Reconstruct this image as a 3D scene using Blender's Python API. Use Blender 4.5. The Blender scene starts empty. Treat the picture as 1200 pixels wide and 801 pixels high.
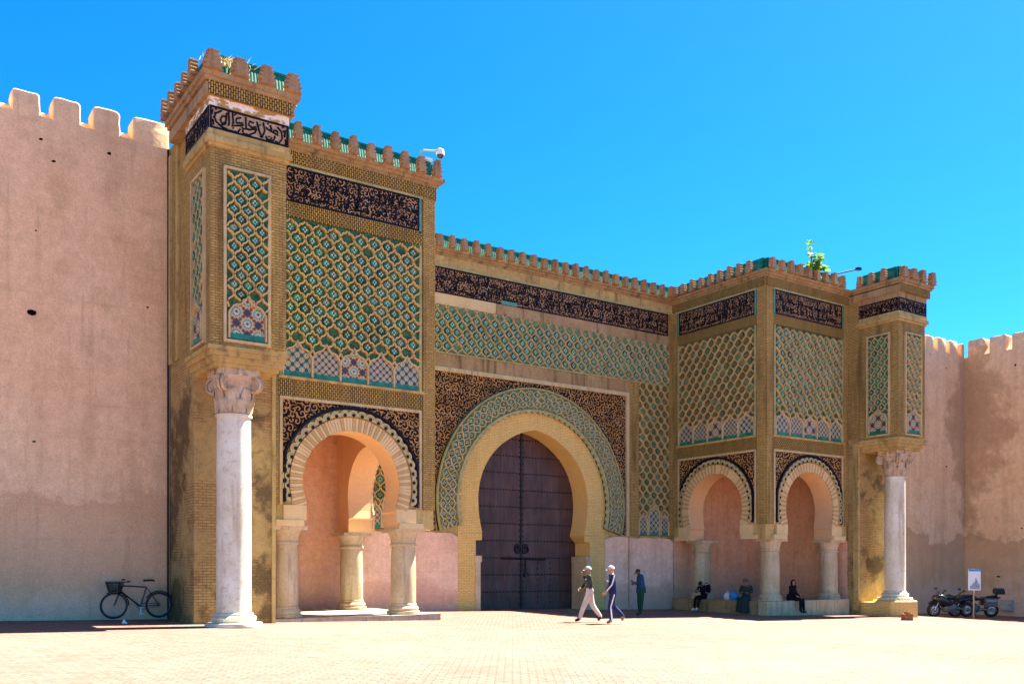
import bpy, bmesh, math, random
from mathutils import Vector, Matrix
from mathutils.geometry import tessellate_polygon
R = math.radians
random.seed(7)
SC = bpy.context.scene
COL = SC.collection

# ------------------------------------------------------------------ camera, sky, sun, exposure
ZC = 1.36
cam_d = bpy.data.cameras.new('camera'); cam = bpy.data.objects.new('camera', cam_d); COL.objects.link(cam)
cam.location = (0, 0, ZC); cam.rotation_euler = (R(90), 0, R(55.32 - 90))
cam_d.sensor_width = 36; cam_d.lens = 33.0; cam_d.shift_y = 263.5 / 1200.0
cam_d.clip_start = 0.1; cam_d.clip_end = 3000
SC.camera = cam
SUN_EL, SUN_AZ = 57.0, 1.5          # azimuth from +X towards +Y: the sun stands along the facade
w = bpy.data.worlds.new('World'); SC.world = w; w.use_nodes = True
nt = w.node_tree; bg = nt.nodes['Background']
sky = nt.nodes.new('ShaderNodeTexSky'); sky.sky_type = 'NISHITA'; sky.sun_disc = False
sky.sun_elevation = R(SUN_EL); sky.sun_rotation = R(90 - SUN_AZ)
sky.altitude = 550; sky.air_density = 0.58; sky.dust_density = 0.25; sky.ozone_density = 10.0
hs = nt.nodes.new('ShaderNodeHueSaturation'); hs.inputs['Saturation'].default_value = 1.21; hs.inputs['Hue'].default_value = 0.487; nt.links.new(sky.outputs[0], hs.inputs['Color'])
nt.links.new(hs.outputs[0], bg.inputs[0]); bg.inputs[1].default_value = 0.05
sd = bpy.data.lights.new('sun', 'SUN'); so = bpy.data.objects.new('sun', sd); COL.objects.link(so)
sd.energy = 4.0; sd.angle = R(0.55); sd.color = (1.0, 0.93, 0.82)
sdir = Vector((math.cos(R(SUN_EL)) * math.cos(R(SUN_AZ)), math.cos(R(SUN_EL)) * math.sin(R(SUN_AZ)), math.sin(R(SUN_EL))))
so.rotation_euler = (-sdir).to_track_quat('-Z', 'Y').to_euler(); so.location = (30, 0, 40)
vs = SC.view_settings; vs.view_transform = 'Standard'; vs.look = 'None'; vs.gamma = 1.0; vs.exposure = 2.95
SC.cycles.max_bounces = 8; SC.cycles.diffuse_bounces = 5

# ------------------------------------------------------------------ material helpers
def newmat(name):
    m = bpy.data.materials.new(name); m.use_nodes = True
    return m, m.node_tree, m.node_tree.nodes['Principled BSDF']
def N(t, kind, **kw):
    n = t.nodes.new('ShaderNode' + kind)
    for k, v in kw.items():
        if k == 'op': n.operation = v
        elif k == 'blend': n.data_type = 'RGBA'; n.blend_type = v
        else: setattr(n, k, v)
    return n
def setin(t, n, idx, v):
    if isinstance(v, bpy.types.NodeSocket): t.links.new(v, n.inputs[idx])
    else: n.inputs[idx].default_value = v
def math_(t, op, a, b=0.0, clamp=False):
    n = N(t, 'Math', op=op); n.use_clamp = clamp; setin(t, n, 0, a); setin(t, n, 1, b); return n.outputs[0]
def mix_(t, f, a, b, blend='MIX'):
    n = N(t, 'Mix', blend=blend); setin(t, n, 0, f)
    setin(t, n, 6, a if isinstance(a, bpy.types.NodeSocket) else (*a, 1)); setin(t, n, 7, b if isinstance(b, bpy.types.NodeSocket) else (*b, 1))
    return n.outputs[2]
def ramp_(t, f, stops, interp='LINEAR'):
    n = N(t, 'ValToRGB'); n.color_ramp.interpolation = interp; el = n.color_ramp.elements
    while len(el) < len(stops): el.new(0.5)
    for e, (p, c) in zip(el, stops):
        e.position = p; e.color = (c, c, c, 1) if isinstance(c, (int, float)) else (*c, 1)
    t.links.new(f, n.inputs[0]); return n.outputs[0]
def pos_(t): return N(t, 'NewGeometry').outputs['Position']
def uv_(t): return N(t, 'TexCoord').outputs['UV']
def map_(t, v, scale=(1, 1, 1), rot=(0, 0, 0), loc=(0, 0, 0)):
    n = N(t, 'Mapping'); t.links.new(v, n.inputs[0]); n.inputs[1].default_value = loc; n.inputs[2].default_value = rot; n.inputs[3].default_value = scale
    return n.outputs[0]
def noise_(t, v, scale, detail=4, rough=0.55, dist=0.0):
    n = N(t, 'TexNoise'); t.links.new(v, n.inputs['Vector']); n.inputs['Scale'].default_value = scale; n.inputs['Detail'].default_value = detail
    n.inputs['Roughness'].default_value = rough; n.inputs['Distortion'].default_value = dist; return n.outputs[0]
def bump_(t, h, strength, dist, normal=None):
    n = N(t, 'Bump'); n.inputs['Strength'].default_value = strength; n.inputs['Distance'].default_value = dist
    t.links.new(h, n.inputs['Height'])
    if normal is not None: t.links.new(normal, n.inputs['Normal'])
    return n.outputs[0]
def finish(t, b, col, rough=0.85, normal=None, spec=0.25, metal=0.0):
    setin(t, b, 'Base Color', col if isinstance(col, bpy.types.NodeSocket) else (*col, 1))
    setin(t, b, 'Roughness', rough); b.inputs['Specular IOR Level'].default_value = spec; b.inputs['Metallic'].default_value = metal
    if normal is not None: t.links.new(normal, b.inputs['Normal'])

MAT = {}
def stone(name, base, dark, light=None, scale=1.0, streak=0.5, bump=0.4, rough=0.88, fine=40, speck=0.5):
    """weathered mineral surface: broad blotches, vertical run-off streaks and grain"""
    m, t, b = newmat(name); p = pos_(t)
    n1 = noise_(t, p, 0.9 * scale, 6, 0.62); n2 = noise_(t, map_(t, p, (2.2, 2.2, 0.22)), 1.3 * scale, 4, 0.6); n3 = noise_(t, p, fine, 3, 0.6)
    n4 = noise_(t, p, 6 * scale, 5, 0.65)
    f = ramp_(t, n1, [(0.40, 0.0), (0.68, 1.0)])
    c = mix_(t, f, base, light or tuple(min(1, x * 1.18) for x in base))
    s = math_(t, 'MULTIPLY', ramp_(t, n2, [(0.52, 0.0), (0.72, 1.0)]), streak)
    c = mix_(t, s, c, dark)
    s2 = math_(t, 'MULTIPLY', ramp_(t, n4, [(0.54, 0.0), (0.70, 1.0)]), streak * 0.7)
    c = mix_(t, s2, c, dark)
    g = ramp_(t, n3, [(0.3, 1 - 0.35 * speck), (0.7, 1 + 0.0)])
    c = mix_(t, 1.0, c, g, 'MULTIPLY')
    h = math_(t, 'ADD', math_(t, 'MULTIPLY', n4, 0.6), math_(t, 'MULTIPLY', n3, 0.4))
    finish(t, b, c, rough, bump_(t, h, bump, 0.03)); MAT[name] = m; return m
def brickwork(name, base, base2, mortar, bw, rh, ms, vertical=False, depth=0.6, dark=(0.10, 0.07, 0.03), streak=0.45, offset=0.5):
    m, t, b = newmat(name); p = pos_(t); uv = uv_(t)
    wob = noise_(t, p, 3, 2)
    v = map_(t, uv, (1, 1, 1), (0, 0, R(90) if vertical else 0))
    br = N(t, 'TexBrick'); t.links.new(v, br.inputs['Vector']); br.offset = offset
    br.inputs['Color1'].default_value = (*base, 1); br.inputs['Color2'].default_value = (*base2, 1); br.inputs['Mortar'].default_value = (*mortar, 1)
    br.inputs['Scale'].default_value = 1; br.inputs['Mortar Size'].default_value = ms; br.inputs['Mortar Smooth'].default_value = 0.15
    br.inputs['Bias'].default_value = 0.0; br.inputs['Brick Width'].default_value = bw; br.inputs['Row Height'].default_value = rh
    n1 = noise_(t, p, 0.8, 6, 0.6); n2 = noise_(t, map_(t, p, (2.5, 2.5, 0.25)), 1.2, 4, 0.6); n3 = noise_(t, p, 22, 3)
    c = mix_(t, ramp_(t, n1, [(0.35, 0.0), (0.7, 0.6)]), br.outputs[0], mix_(t, 1.0, br.outputs[0], (1.25, 1.2, 1.1), 'MULTIPLY'))
    c = mix_(t, math_(t, 'MULTIPLY', ramp_(t, n2, [(0.5, 0.0), (0.74, 1.0)]), streak), c, dark)
    c = mix_(t, 1.0, c, ramp_(t, n3, [(0.3, 0.75), (0.7, 1.05)]), 'MULTIPLY')
    h = math_(t, 'ADD', math_(t, 'SUBTRACT', 1.0, br.outputs[1]), math_(t, 'MULTIPLY', n3, 0.35))
    finish(t, b, c, 0.9, bump_(t, h, depth, 0.03), 0.15); MAT[name] = m; return m
def peeled(name):
    """brick pier with the remains of its render: ochre coat, bare brick where it fell, sooty damp patches with hard edges"""
    m, t, b = newmat(name); p = pos_(t); uv = uv_(t); s = N(t, 'SeparateXYZ'); t.links.new(p, s.inputs[0])
    n1 = noise_(t, p, 0.75, 7, 0.62); n2 = noise_(t, map_(t, p, loc=(7, 3, 1)), 0.6, 7, 0.66); n3 = noise_(t, p, 24, 4, 0.6); n4 = noise_(t, p, 4.5, 5, 0.65)
    br = N(t, 'TexBrick'); t.links.new(uv, br.inputs['Vector']); br.inputs['Color1'].default_value = (0.50, 0.33, 0.13, 1); br.inputs['Color2'].default_value = (0.38, 0.24, 0.09, 1); br.inputs['Mortar'].default_value = (0.22, 0.14, 0.06, 1)
    br.inputs['Scale'].default_value = 1; br.inputs['Brick Width'].default_value = .21; br.inputs['Row Height'].default_value = .07; br.inputs['Mortar Size'].default_value = .008
    coat = mix_(t, ramp_(t, n4, [(0.35, 0.0), (0.7, 1.0)]), (0.50, 0.35, 0.13), (0.34, 0.24, 0.10))
    f = ramp_(t, n1, [(0.48, 0.0), (0.54, 1.0)]); c = mix_(t, f, coat, br.outputs[0])
    zf = ramp_(t, s.outputs[2], [(0.0, 0.10), (0.25, 0.0), (0.55, 0.0), (1.0, 0.0)])
    sz = math_(t, 'MULTIPLY', s.outputs[2], 0.012)
    soot = ramp_(t, math_(t, 'SUBTRACT', n2, sz), [(0.47, 0.0), (0.55, 0.85)])
    c = mix_(t, soot, c, mix_(t, n4, (0.05, 0.035, 0.02), (0.17, 0.115, 0.055)))
    c = mix_(t, 1.0, c, ramp_(t, n3, [(0.3, 0.7), (0.7, 1.05)]), 'MULTIPLY')
    h = math_(t, 'ADD', math_(t, 'MULTIPLY', math_(t, 'SUBTRACT', 1.0, f), 1.0), math_(t, 'ADD', math_(t, 'MULTIPLY', n3, 0.3), math_(t, 'MULTIPLY', n4, 0.8)))
    finish(t, b, c, 0.92, bump_(t, h, 0.6, 0.03), 0.12); MAT[name] = m
def limewash(name):
    """ochre moulding with flaking white limewash"""
    m, t, b = newmat(name); p = pos_(t); n1 = noise_(t, map_(t, p, (1, 1, 2.2)), 2.3, 6, 0.65); n3 = noise_(t, p, 25, 3)
    c = mix_(t, ramp_(t, n1, [(0.49, 0.0), (0.53, 1.0)]), (0.42, 0.29, 0.11), (0.84, 0.79, 0.68)); c = mix_(t, ramp_(t, n1, [(0.30, 0.7), (0.42, 0.0)]), c, (0.10, 0.07, 0.035))
    c = mix_(t, 1.0, c, ramp_(t, n3, [(0.3, 0.8), (0.7, 1.05)]), 'MULTIPLY'); finish(t, b, c, 0.9, bump_(t, n1, 0.3, 0.03), 0.1); MAT[name] = m
def plain(name, col, rough=0.5, spec=0.4, metal=0.0, var=0.25, scale=12, bump=0.0):
    m, t, b = newmat(name); p = pos_(t); n = noise_(t, p, scale, 4)
    c = mix_(t, 1.0, col, ramp_(t, n, [(0.3, 1 - var), (0.7, 1 + var * 0.4)]), 'MULTIPLY')
    finish(t, b, c, rough, bump_(t, n, bump, 0.02) if bump else None, spec, metal); MAT[name] = m; return m

# --- masonry of the gate
brickwork('brick_courses', (0.45, 0.325, 0.105), (0.34, 0.24, 0.075), (0.20, 0.12, 0.045), 0.17, 0.062, 0.008, streak=0.7, dark=(0.09, 0.055, 0.025))
brickwork('brick_soldier', (0.48, 0.34, 0.10), (0.37, 0.255, 0.07), (0.07, 0.038, 0.014), 0.13, 0.058, 0.013, vertical=True, depth=1.0)
brickwork('brick_fine', (0.74, 0.53, 0.19), (0.68, 0.48, 0.16), (0.46, 0.28, 0.08), 0.22, 0.06, 0.006, depth=0.3, streak=0.145)
stone('ochre_stone', (0.44, 0.32, 0.11), (0.10, 0.068, 0.03), (0.57, 0.43, 0.165), streak=0.75)
stone('ochre_band', (0.34, 0.23, 0.105), (0.08, 0.055, 0.03), (0.45, 0.32, 0.16), streak=0.8, scale=1.6)
peeled('pier_plaster'); limewash('lime_patch')
stone('arch_plaster', (0.74, 0.49, 0.15), (0.45, 0.28, 0.10), (0.76, 0.53, 0.22), streak=0.2, bump=0.25)
stone('cream_stucco', (0.52, 0.41, 0.20), (0.16, 0.12, 0.05), (0.62, 0.52, 0.30), streak=0.5, scale=2.5)
stone('green_cream', (0.33, 0.34, 0.15), (0.11, 0.11, 0.045), (0.45, 0.46, 0.24), streak=0.5, scale=3)
stone('rib_clay', (0.56, 0.40, 0.155), (0.20, 0.12, 0.05), (0.68, 0.50, 0.22), streak=0.5, scale=2.0)
stone('merlon_clay', (0.33, 0.20, 0.10), (0.09, 0.05, 0.03), (0.43, 0.27, 0.15), streak=0.6, scale=2.5)
stone('voussoir_a', (0.66, 0.50, 0.25), (0.4, 0.28, 0.12), streak=0.25); stone('voussoir_b', (0.50, 0.34, 0.14), (0.3, 0.2, 0.08), streak=0.25)
stone('sandstone', (0.52, 0.42, 0.24), (0.22, 0.145, 0.07), (0.62, 0.53, 0.34), streak=0.6, scale=1.8, rough=0.7)
stone('marble', (0.63, 0.61, 0.45), (0.40, 0.28, 0.13), (0.77, 0.78, 0.65), streak=0.75, scale=1.2, rough=0.55, bump=0.15)
stone('capital_stone', (0.46, 0.34, 0.20), (0.13, 0.09, 0.05), (0.62, 0.52, 0.38), streak=0.7, scale=4)
stone('kerb', (0.38, 0.30, 0.21), (0.16, 0.12, 0.08), (0.48, 0.40, 0.30), streak=0.5, scale=2)
plain('green_glaze', (0.05, 0.26, 0.115), 0.4, 0.3, var=0.75, scale=7)
plain('green_glaze_pale', (0.13, 0.27, 0.14), 0.5, 0.25, var=.6, scale=7); plain('green_glaze_dark', (0.03, 0.14, 0.06), 0.5, 0.25, var=.6, scale=7); plain('green_glaze_blue', (0.04, 0.21, 0.13), 0.4, 0.3, var=.6, scale=7); plain('olive_glaze', (0.11, 0.135, 0.045), 0.55, 0.2, var=0.7, scale=7); plain('petal_dim', (0.28, 0.26, 0.15), 0.6, 0.2, var=.5); plain('green_bed', (0.055, 0.15, 0.065), 0.6, 0.2, var=0.7, scale=9); plain('green_bed_pale', (0.17, 0.27, 0.13), 0.6, 0.2, var=0.6, scale=9)
plain('green_bed_dry', (0.16, 0.145, 0.06), 0.7, 0.3, var=0.7, scale=9)
plain('green_tile', (0.015, 0.20, 0.13), 0.35, 0.4, var=0.55, scale=5)
plain('petal_white', (0.60, 0.64, 0.54), 0.5, 0.3, var=0.6)
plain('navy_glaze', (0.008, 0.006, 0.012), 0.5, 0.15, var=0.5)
plain('tan_bed', (0.50, 0.36, 0.22), 0.8, 0.2, var=0.5, scale=20)
plain('turquoise', (0.10, 0.30, 0.22), 0.4, 0.5, var=0.4)
plain('hole_dark', (0.03, 0.02, 0.015), 0.95, 0.1)

def arabesque(name, dark, tan, scale, width, warp=0.05, blue=None, turns=1.7):
    """glazed scroll work: every cell of a jittered net carries its own spiral tendril"""
    m, t, b = newmat(name); uv = uv_(t)
    cw = N(t, 'CombineXYZ'); t.links.new(noise_(t, map_(t, uv, loc=(3, 1, 0)), scale * 0.9, 2, 0.5), cw.inputs[0]); t.links.new(noise_(t, uv, scale * 0.9, 2, 0.5), cw.inputs[1])
    va = N(t, 'VectorMath', op='MULTIPLY'); t.links.new(cw.outputs[0], va.inputs[0]); va.inputs[1].default_value = (warp, warp, 0)
    ad = N(t, 'VectorMath', op='ADD'); t.links.new(uv, ad.inputs[0]); t.links.new(va.outputs[0], ad.inputs[1])
    vo = N(t, 'TexVoronoi'); vo.voronoi_dimensions = '2D'; t.links.new(ad.outputs[0], vo.inputs['Vector']); vo.inputs['Scale'].default_value = scale; vo.inputs['Randomness'].default_value = 0.75
    df = N(t, 'VectorMath', op='SUBTRACT'); t.links.new(ad.outputs[0], df.inputs[0]); t.links.new(vo.outputs['Position'], df.inputs[1])
    sp = N(t, 'SeparateXYZ'); t.links.new(df.outputs[0], sp.inputs[0]); an = math_(t, 'DIVIDE', math_(t, 'ARCTAN2', sp.outputs[1], sp.outputs[0]), 2 * math.pi)
    sc = N(t, 'SeparateXYZ'); t.links.new(vo.outputs['Color'], sc.inputs[0]); sgn = math_(t, 'SUBTRACT', math_(t, 'MULTIPLY', math_(t, 'GREATER_THAN', sc.outputs[0], 0.5), 2.0), 1.0)
    ph = math_(t, 'ADD', math_(t, 'MULTIPLY', an, sgn), math_(t, 'ADD', math_(t, 'MULTIPLY', vo.outputs['Distance'], turns * 2), sc.outputs[1]))
    fr = math_(t, 'ABSOLUTE', math_(t, 'SUBTRACT', math_(t, 'FRACT', ph), 0.5))
    line = ramp_(t, fr, [(width, 1.0), (width + 0.08, 0.0)])
    n2 = noise_(t, ad.outputs[0], scale * 2.6, 1, 0.5, 0.8); dots = ramp_(t, n2, [(0.60, 0.0), (0.66, 1.0)])
    f = math_(t, 'MAXIMUM', line, math_(t, 'MULTIPLY', dots, 0.7))
    big = noise_(t, uv, 1.1, 3)
    f = math_(t, 'MULTIPLY', f, ramp_(t, noise_(t, uv, 1.7, 4, .6), [(0.3, 0.45), (0.6, 1.0)]))
    dk = mix_(t, ramp_(t, big, [(0.4, 0.0), (0.65, 1.0)]), dark, blue or dark)
    tn = mix_(t, ramp_(t, noise_(t, uv, 2.3, 3), [(0.35, 0.0), (0.7, 1.0)]), tan, tuple(x * 0.65 for x in tan))
    c = mix_(t, f, dk, tn)
    finish(t, b, c, 0.7, bump_(t, f, 0.4, -0.02), 0.08); MAT[name] = m
arabesque('arabesque_brown', (0.012, 0.006, 0.005), (0.62, 0.36, 0.13), 5.0, 0.105, turns=0.95, blue=(0.010, 0.006, 0.010))
arabesque('arabesque_frieze', (0.012, 0.007, 0.009), (0.62, 0.38, 0.18), 6.2, 0.10, turns=0.9, blue=(0.009, 0.007, 0.022))

def zellij(name, n, cell, c1, c2):
    """geometric mosaic: a net of small star rosettes, each with eye, white ring, petals and a dark ground"""
    m, t, b = newmat(name); uv = uv_(t); s = N(t, 'SeparateXYZ'); t.links.new(uv, s.inputs[0])
    rr = []
    for (ox, oy) in ((0.5, 0.5), (0.0, 0.0)):
        x = math_(t, 'SUBTRACT', math_(t, 'FRACT', math_(t, 'ADD', math_(t, 'DIVIDE', s.outputs[0], cell), ox + 20.0)), 0.5)
        y = math_(t, 'SUBTRACT', math_(t, 'FRACT', math_(t, 'ADD', math_(t, 'DIVIDE', s.outputs[1], cell), oy + 20.0)), 0.5)
        r = math_(t, 'SQRT', math_(t, 'ADD', math_(t, 'MULTIPLY', x, x), math_(t, 'MULTIPLY', y, y))); th = math_(t, 'ARCTAN2', y, x)
        rr.append((r, math_(t, 'COSINE', math_(t, 'MULTIPLY', th, float(n)))))
    near = math_(t, 'LESS_THAN', rr[0][0], rr[1][0])
    r = math_(t, 'MINIMUM', rr[0][0], rr[1][0]); k = N(t, 'Mix'); t.links.new(near, k.inputs[0]); t.links.new(rr[1][1], k.inputs[2]); t.links.new(rr[0][1], k.inputs[3])
    r = math_(t, 'ADD', r, math_(t, 'MULTIPLY', k.outputs[0], 0.035))
    c = ramp_(t, r, [(0.0, (0.03, 0.05, 0.10)), (0.07, (0.62, 0.58, 0.46)), (0.145, c1), (0.225, (0.60, 0.55, 0.42)), (0.27, c2), (0.345, (0.05, 0.06, 0.09))], 'CONSTANT')
    c = mix_(t, 1.0, c, ramp_(t, noise_(t, uv, 9, 3), [(0.3, 0.65), (0.7, 1.1)]), 'MULTIPLY')
    finish(t, b, c, 0.5, None, 0.2); MAT[name] = m
zellij('zellij_rosette', 12, 0.52, (0.05, 0.24, 0.13), (0.42, 0.19, 0.06))
zellij('zellij_blue', 8, 0.26, (0.40, 0.18, 0.05), (0.05, 0.22, 0.14))
zellij('zellij_net', 8, 0.20, (0.08, 0.28, 0.16), (0.30, 0.14, 0.06))
def wall_plaster(name, base, light, damp, damp_h, damp_amp, sat_bottom, seed=0.0, zslope=0.0, corner=False):
    """old lime plaster of the city wall: patchy colour, run-off stains, rising damp with a ragged edge"""
    m, t, b = newmat(name); p = map_(t, pos_(t), loc=(seed, seed * 0.7, 0))
    s = N(t, 'SeparateXYZ'); t.links.new(pos_(t), s.inputs[0])
    n1 = noise_(t, p, 0.35, 6, 0.6); n2 = noise_(t, p, 1.4, 6, 0.65); n3 = noise_(t, p, 26, 4, 0.6); n4 = noise_(t, map_(t, p, (1.6, 1.6, 0.16)), 1.0, 4, 0.6)
    n5 = noise_(t, p, 5, 5, 0.6)
    c = mix_(t, ramp_(t, n1, [(0.35, 0.0), (0.62, 1.0)]), base, light)
    c = mix_(t, math_(t, 'MULTIPLY', ramp_(t, n2, [(0.47, 0.0), (0.68, 1.0)]), 0.5), c, tuple(x * y for x, y in zip(base, (0.74, 0.66, 0.58))))
    c = mix_(t, math_(t, 'MULTIPLY', ramp_(t, n4, [(0.5, 0.0), (0.7, 1.0)]), 0.38), c, tuple(x * y for x, y in zip(base, (0.6, 0.55, 0.5))))
    edge = math_(t, 'ADD', math_(t, 'ADD', s.outputs[2], math_(t, 'MULTIPLY', s.outputs[0], zslope)), math_(t, 'MULTIPLY', math_(t, 'SUBTRACT', noise_(t, p, 0.5, 5, 0.6), 0.5), damp_amp))
    dm = ramp_(t, math_(t, 'SUBTRACT', damp_h, edge), [(0.0, 0.0), (0.10, 0.85), (1.0, 0.6)])
    dm = math_(t, 'MULTIPLY', dm, ramp_(t, n5, [(0.25, 0.45), (0.6, 1.0)]))
    c = mix_(t, dm, c, damp)
    if corner:                       # water stain running down the inner corner and across the top of the return wall
        dx = math_(t, 'SUBTRACT', 45.3, s.outputs[0]); dy = math_(t, 'SUBTRACT', 25.7, s.outputs[1])
        dd = math_(t, 'ADD', math_(t, 'MULTIPLY', dx, 1.0), math_(t, 'MULTIPLY', dy, 0.55)); dd = math_(t, 'SUBTRACT', dd, math_(t, 'MULTIPLY', math_(t, 'SUBTRACT', noise_(t, p, 0.6, 5, 0.6), 0.45), 5.0))
        hi_ = math_(t, 'MULTIPLY', math_(t, 'ABSOLUTE', math_(t, 'SUBTRACT', s.outputs[2], 8.4)), 0.33); dd = math_(t, 'ADD', dd, math_(t, 'SUBTRACT', hi_, 0.6))
        c = mix_(t, ramp_(t, dd, [(0.0, 0.62), (0.6, 0.45), (1.0, 0.0)]), c, (0.36, 0.21, 0.12))
    low = ramp_(t, math_(t, 'SUBTRACT', 0.9, math_(t, 'ADD', edge, math_(t, 'MULTIPLY', math_(t, 'SUBTRACT', n2, 0.5), 1.6))), [(0.0, 0.0), (0.5, 0.75)])
    c = mix_(t, low, c, sat_bottom)
    c = mix_(t, math_(t, 'MULTIPLY', ramp_(t, noise_(t, map_(t, p, (6, 6, 0.35)), 1.0, 4, .65), [(0.56, 0.0), (0.72, 1.0)]), 0.30), c, tuple(x * 0.55 for x in base))
    c = mix_(t, 1.0, c, ramp_(t, n5, [(0.25, 0.86), (0.75, 1.08)]), 'MULTIPLY')
    lz = math_(t, 'FRACT', math_(t, 'ADD', math_(t, 'DIVIDE', s.outputs[2], 0.86), math_(t, 'MULTIPLY', n2, 0.22)))
    ll = math_(t, 'MULTIPLY', ramp_(t, math_(t, 'ABSOLUTE', math_(t, 'SUBTRACT', lz, 0.5)), [(0.0, 1.0), (0.05, 0.0)]), ramp_(t, noise_(t, p, 0.7, 4), [(0.45, 0.0), (0.65, 0.30)]))
    c = mix_(t, ll, c, tuple(x * 0.6 for x in base))
    c = mix_(t, 1.0, c, ramp_(t, n3, [(0.3, 0.78), (0.7, 1.06)]), 'MULTIPLY')
    h = math_(t, 'ADD', math_(t, 'MULTIPLY', n2, 0.7), math_(t, 'ADD', math_(t, 'MULTIPLY', n3, 0.12), math_(t, 'MULTIPLY', n5, 0.3)))
    finish(t, b, c, 0.92, bump_(t, h, 0.6, 0.07), 0.10); MAT[name] = m
wall_plaster('plaster_left', (0.82, 0.545, 0.315), (0.87, 0.62, 0.38), (0.66, 0.40, 0.22), 3.4, 3.4, (0.82, 0.56, 0.38))
wall_plaster('plaster_right', (0.82, 0.545, 0.33), (0.87, 0.62, 0.40), (0.52, 0.305, 0.175), 2.9, 3.2, (0.74, 0.50, 0.37), seed=13.0, corner=True)
wall_plaster('plaster_dado', (0.84, 0.55, 0.38), (0.88, 0.64, 0.47), (0.76, 0.46, 0.31), 0.8, 1.4, (0.62, 0.38, 0.27), seed=5.0)
wall_plaster('plaster_loggia', (0.78, 0.45, 0.26), (0.83, 0.52, 0.32), (0.70, 0.42, 0.27), 1.6, 1.6, (0.60, 0.37, 0.26), seed=21.0)
stone('arch_reveal', (0.80, 0.50, 0.24), (0.56, 0.33, 0.15), (0.84, 0.55, 0.27), streak=0.25, bump=0.2)

# --- door, metal, ground
def wood():
    m, t, b = newmat('door_wood'); p = pos_(t)
    g = noise_(t, map_(t, p, (1, 1, 0.05)), 26, 5, 0.65); n = noise_(t, p, 1.2, 4); n2 = noise_(t, map_(t, p, (1, 1, 0.15)), 5, 4)
    c = mix_(t, ramp_(t, g, [(0.35, 0.0), (0.7, 1.0)]), (0.042, 0.017, 0.014), (0.10, 0.046, 0.032))
    c = mix_(t, math_(t, 'MULTIPLY', ramp_(t, n2, [(0.45, 0.0), (0.7, 1.0)]), 0.5), c, (0.10, 0.075, 0.075))
    c = mix_(t, 1.0, c, ramp_(t, n, [(0.3, 0.65), (0.7, 1.2)]), 'MULTIPLY')
    finish(t, b, c, 0.5, bump_(t, g, 0.3, 0.01), 0.4); MAT['door_wood'] = m
wood()
plain('iron', (0.02, 0.018, 0.02), 0.45, 0.5, 0.6, var=0.4)
def paving():
    m, t, b = newmat('paving'); p = pos_(t)
    wob = noise_(t, p, 0.5, 3)
    rot = map_(t, p, (1, 1, 1), (0, 0, R(34.7)))
    br = N(t, 'TexBrick'); t.links.new(rot, br.inputs['Vector']); br.offset = 0.5
    br.inputs['Color1'].default_value = (0.29, 0.158, 0.120, 1); br.inputs['Color2'].default_value = (0.23, 0.124, 0.093, 1); br.inputs['Mortar'].default_value = (0.11, 0.07, 0.054, 1)
    br.inputs['Scale'].default_value = 1; br.inputs['Mortar Size'].default_value = 0.012; br.inputs['Mortar Smooth'].default_value = 0.3
    br.inputs['Brick Width'].default_value = 0.24; br.inputs['Row Height'].default_value = 0.16
    n1 = noise_(t, p, 0.15, 6, 0.6); n2 = noise_(t, p, 1.7, 6, 0.65); n3 = noise_(t, p, 14, 4, 0.6); n4 = noise_(t, map_(t, rot, (0.12, 1.6, 1)), 1.1, 3)
    c = mix_(t, ramp_(t, n1, [(0.38, 0.0), (0.66, 0.8)]), br.outputs[0], (0.30, 0.167, 0.128))
    c = mix_(t, math_(t, 'MULTIPLY', ramp_(t, n2, [(0.46, 0.0), (0.72, 1.0)]), 0.55), c, (0.145, 0.09, 0.068))
    c = mix_(t, math_(t, 'MULTIPLY', ramp_(t, n4, [(0.54, 0.0), (0.66, 1.0)]), 0.22), c, (0.155, 0.095, 0.07))
    c = mix_(t, 1.0, c, ramp_(t, n3, [(0.3, 0.66), (0.7, 1.06)]), 'MULTIPLY')
    sp = noise_(t, map_(t, rot, (0.35, 1.6, 1)), 5.5, 3, 0.6); c = mix_(t, ramp_(t, sp, [(0.62, 0.0), (0.68, 0.75)]), c, (0.08, 0.055, 0.042))
    # long drainage joints running along the square
    s = N(t, 'SeparateXYZ'); t.links.new(rot, s.inputs[0])
    y = math_(t, 'ADD', s.outputs[1], math_(t, 'MULTIPLY', wob, 0.05))
    fr = math_(t, 'FRACT', math_(t, 'DIVIDE', y, 4.6)); jl = ramp_(t, math_(t, 'ABSOLUTE', math_(t, 'SUBTRACT', fr, 0.5)), [(0.004, 1.0), (0.008, 0.0)])
    jl = math_(t, 'MULTIPLY', jl, ramp_(t, noise_(t, p, 0.9, 3), [(0.45, 0.0), (0.6, 0.8)]))
    c = mix_(t, jl, c, (0.14, 0.10, 0.07))
    h = math_(t, 'ADD', math_(t, 'SUBTRACT', 1.0, br.outputs[1]), math_(t, 'ADD', math_(t, 'MULTIPLY', n3, 0.5), math_(t, 'MULTIPLY', n2, 0.8)))
    finish(t, b, c, 0.9, bump_(t, h, 0.5, 0.02), 0.15); MAT['paving'] = m
paving()

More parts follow.
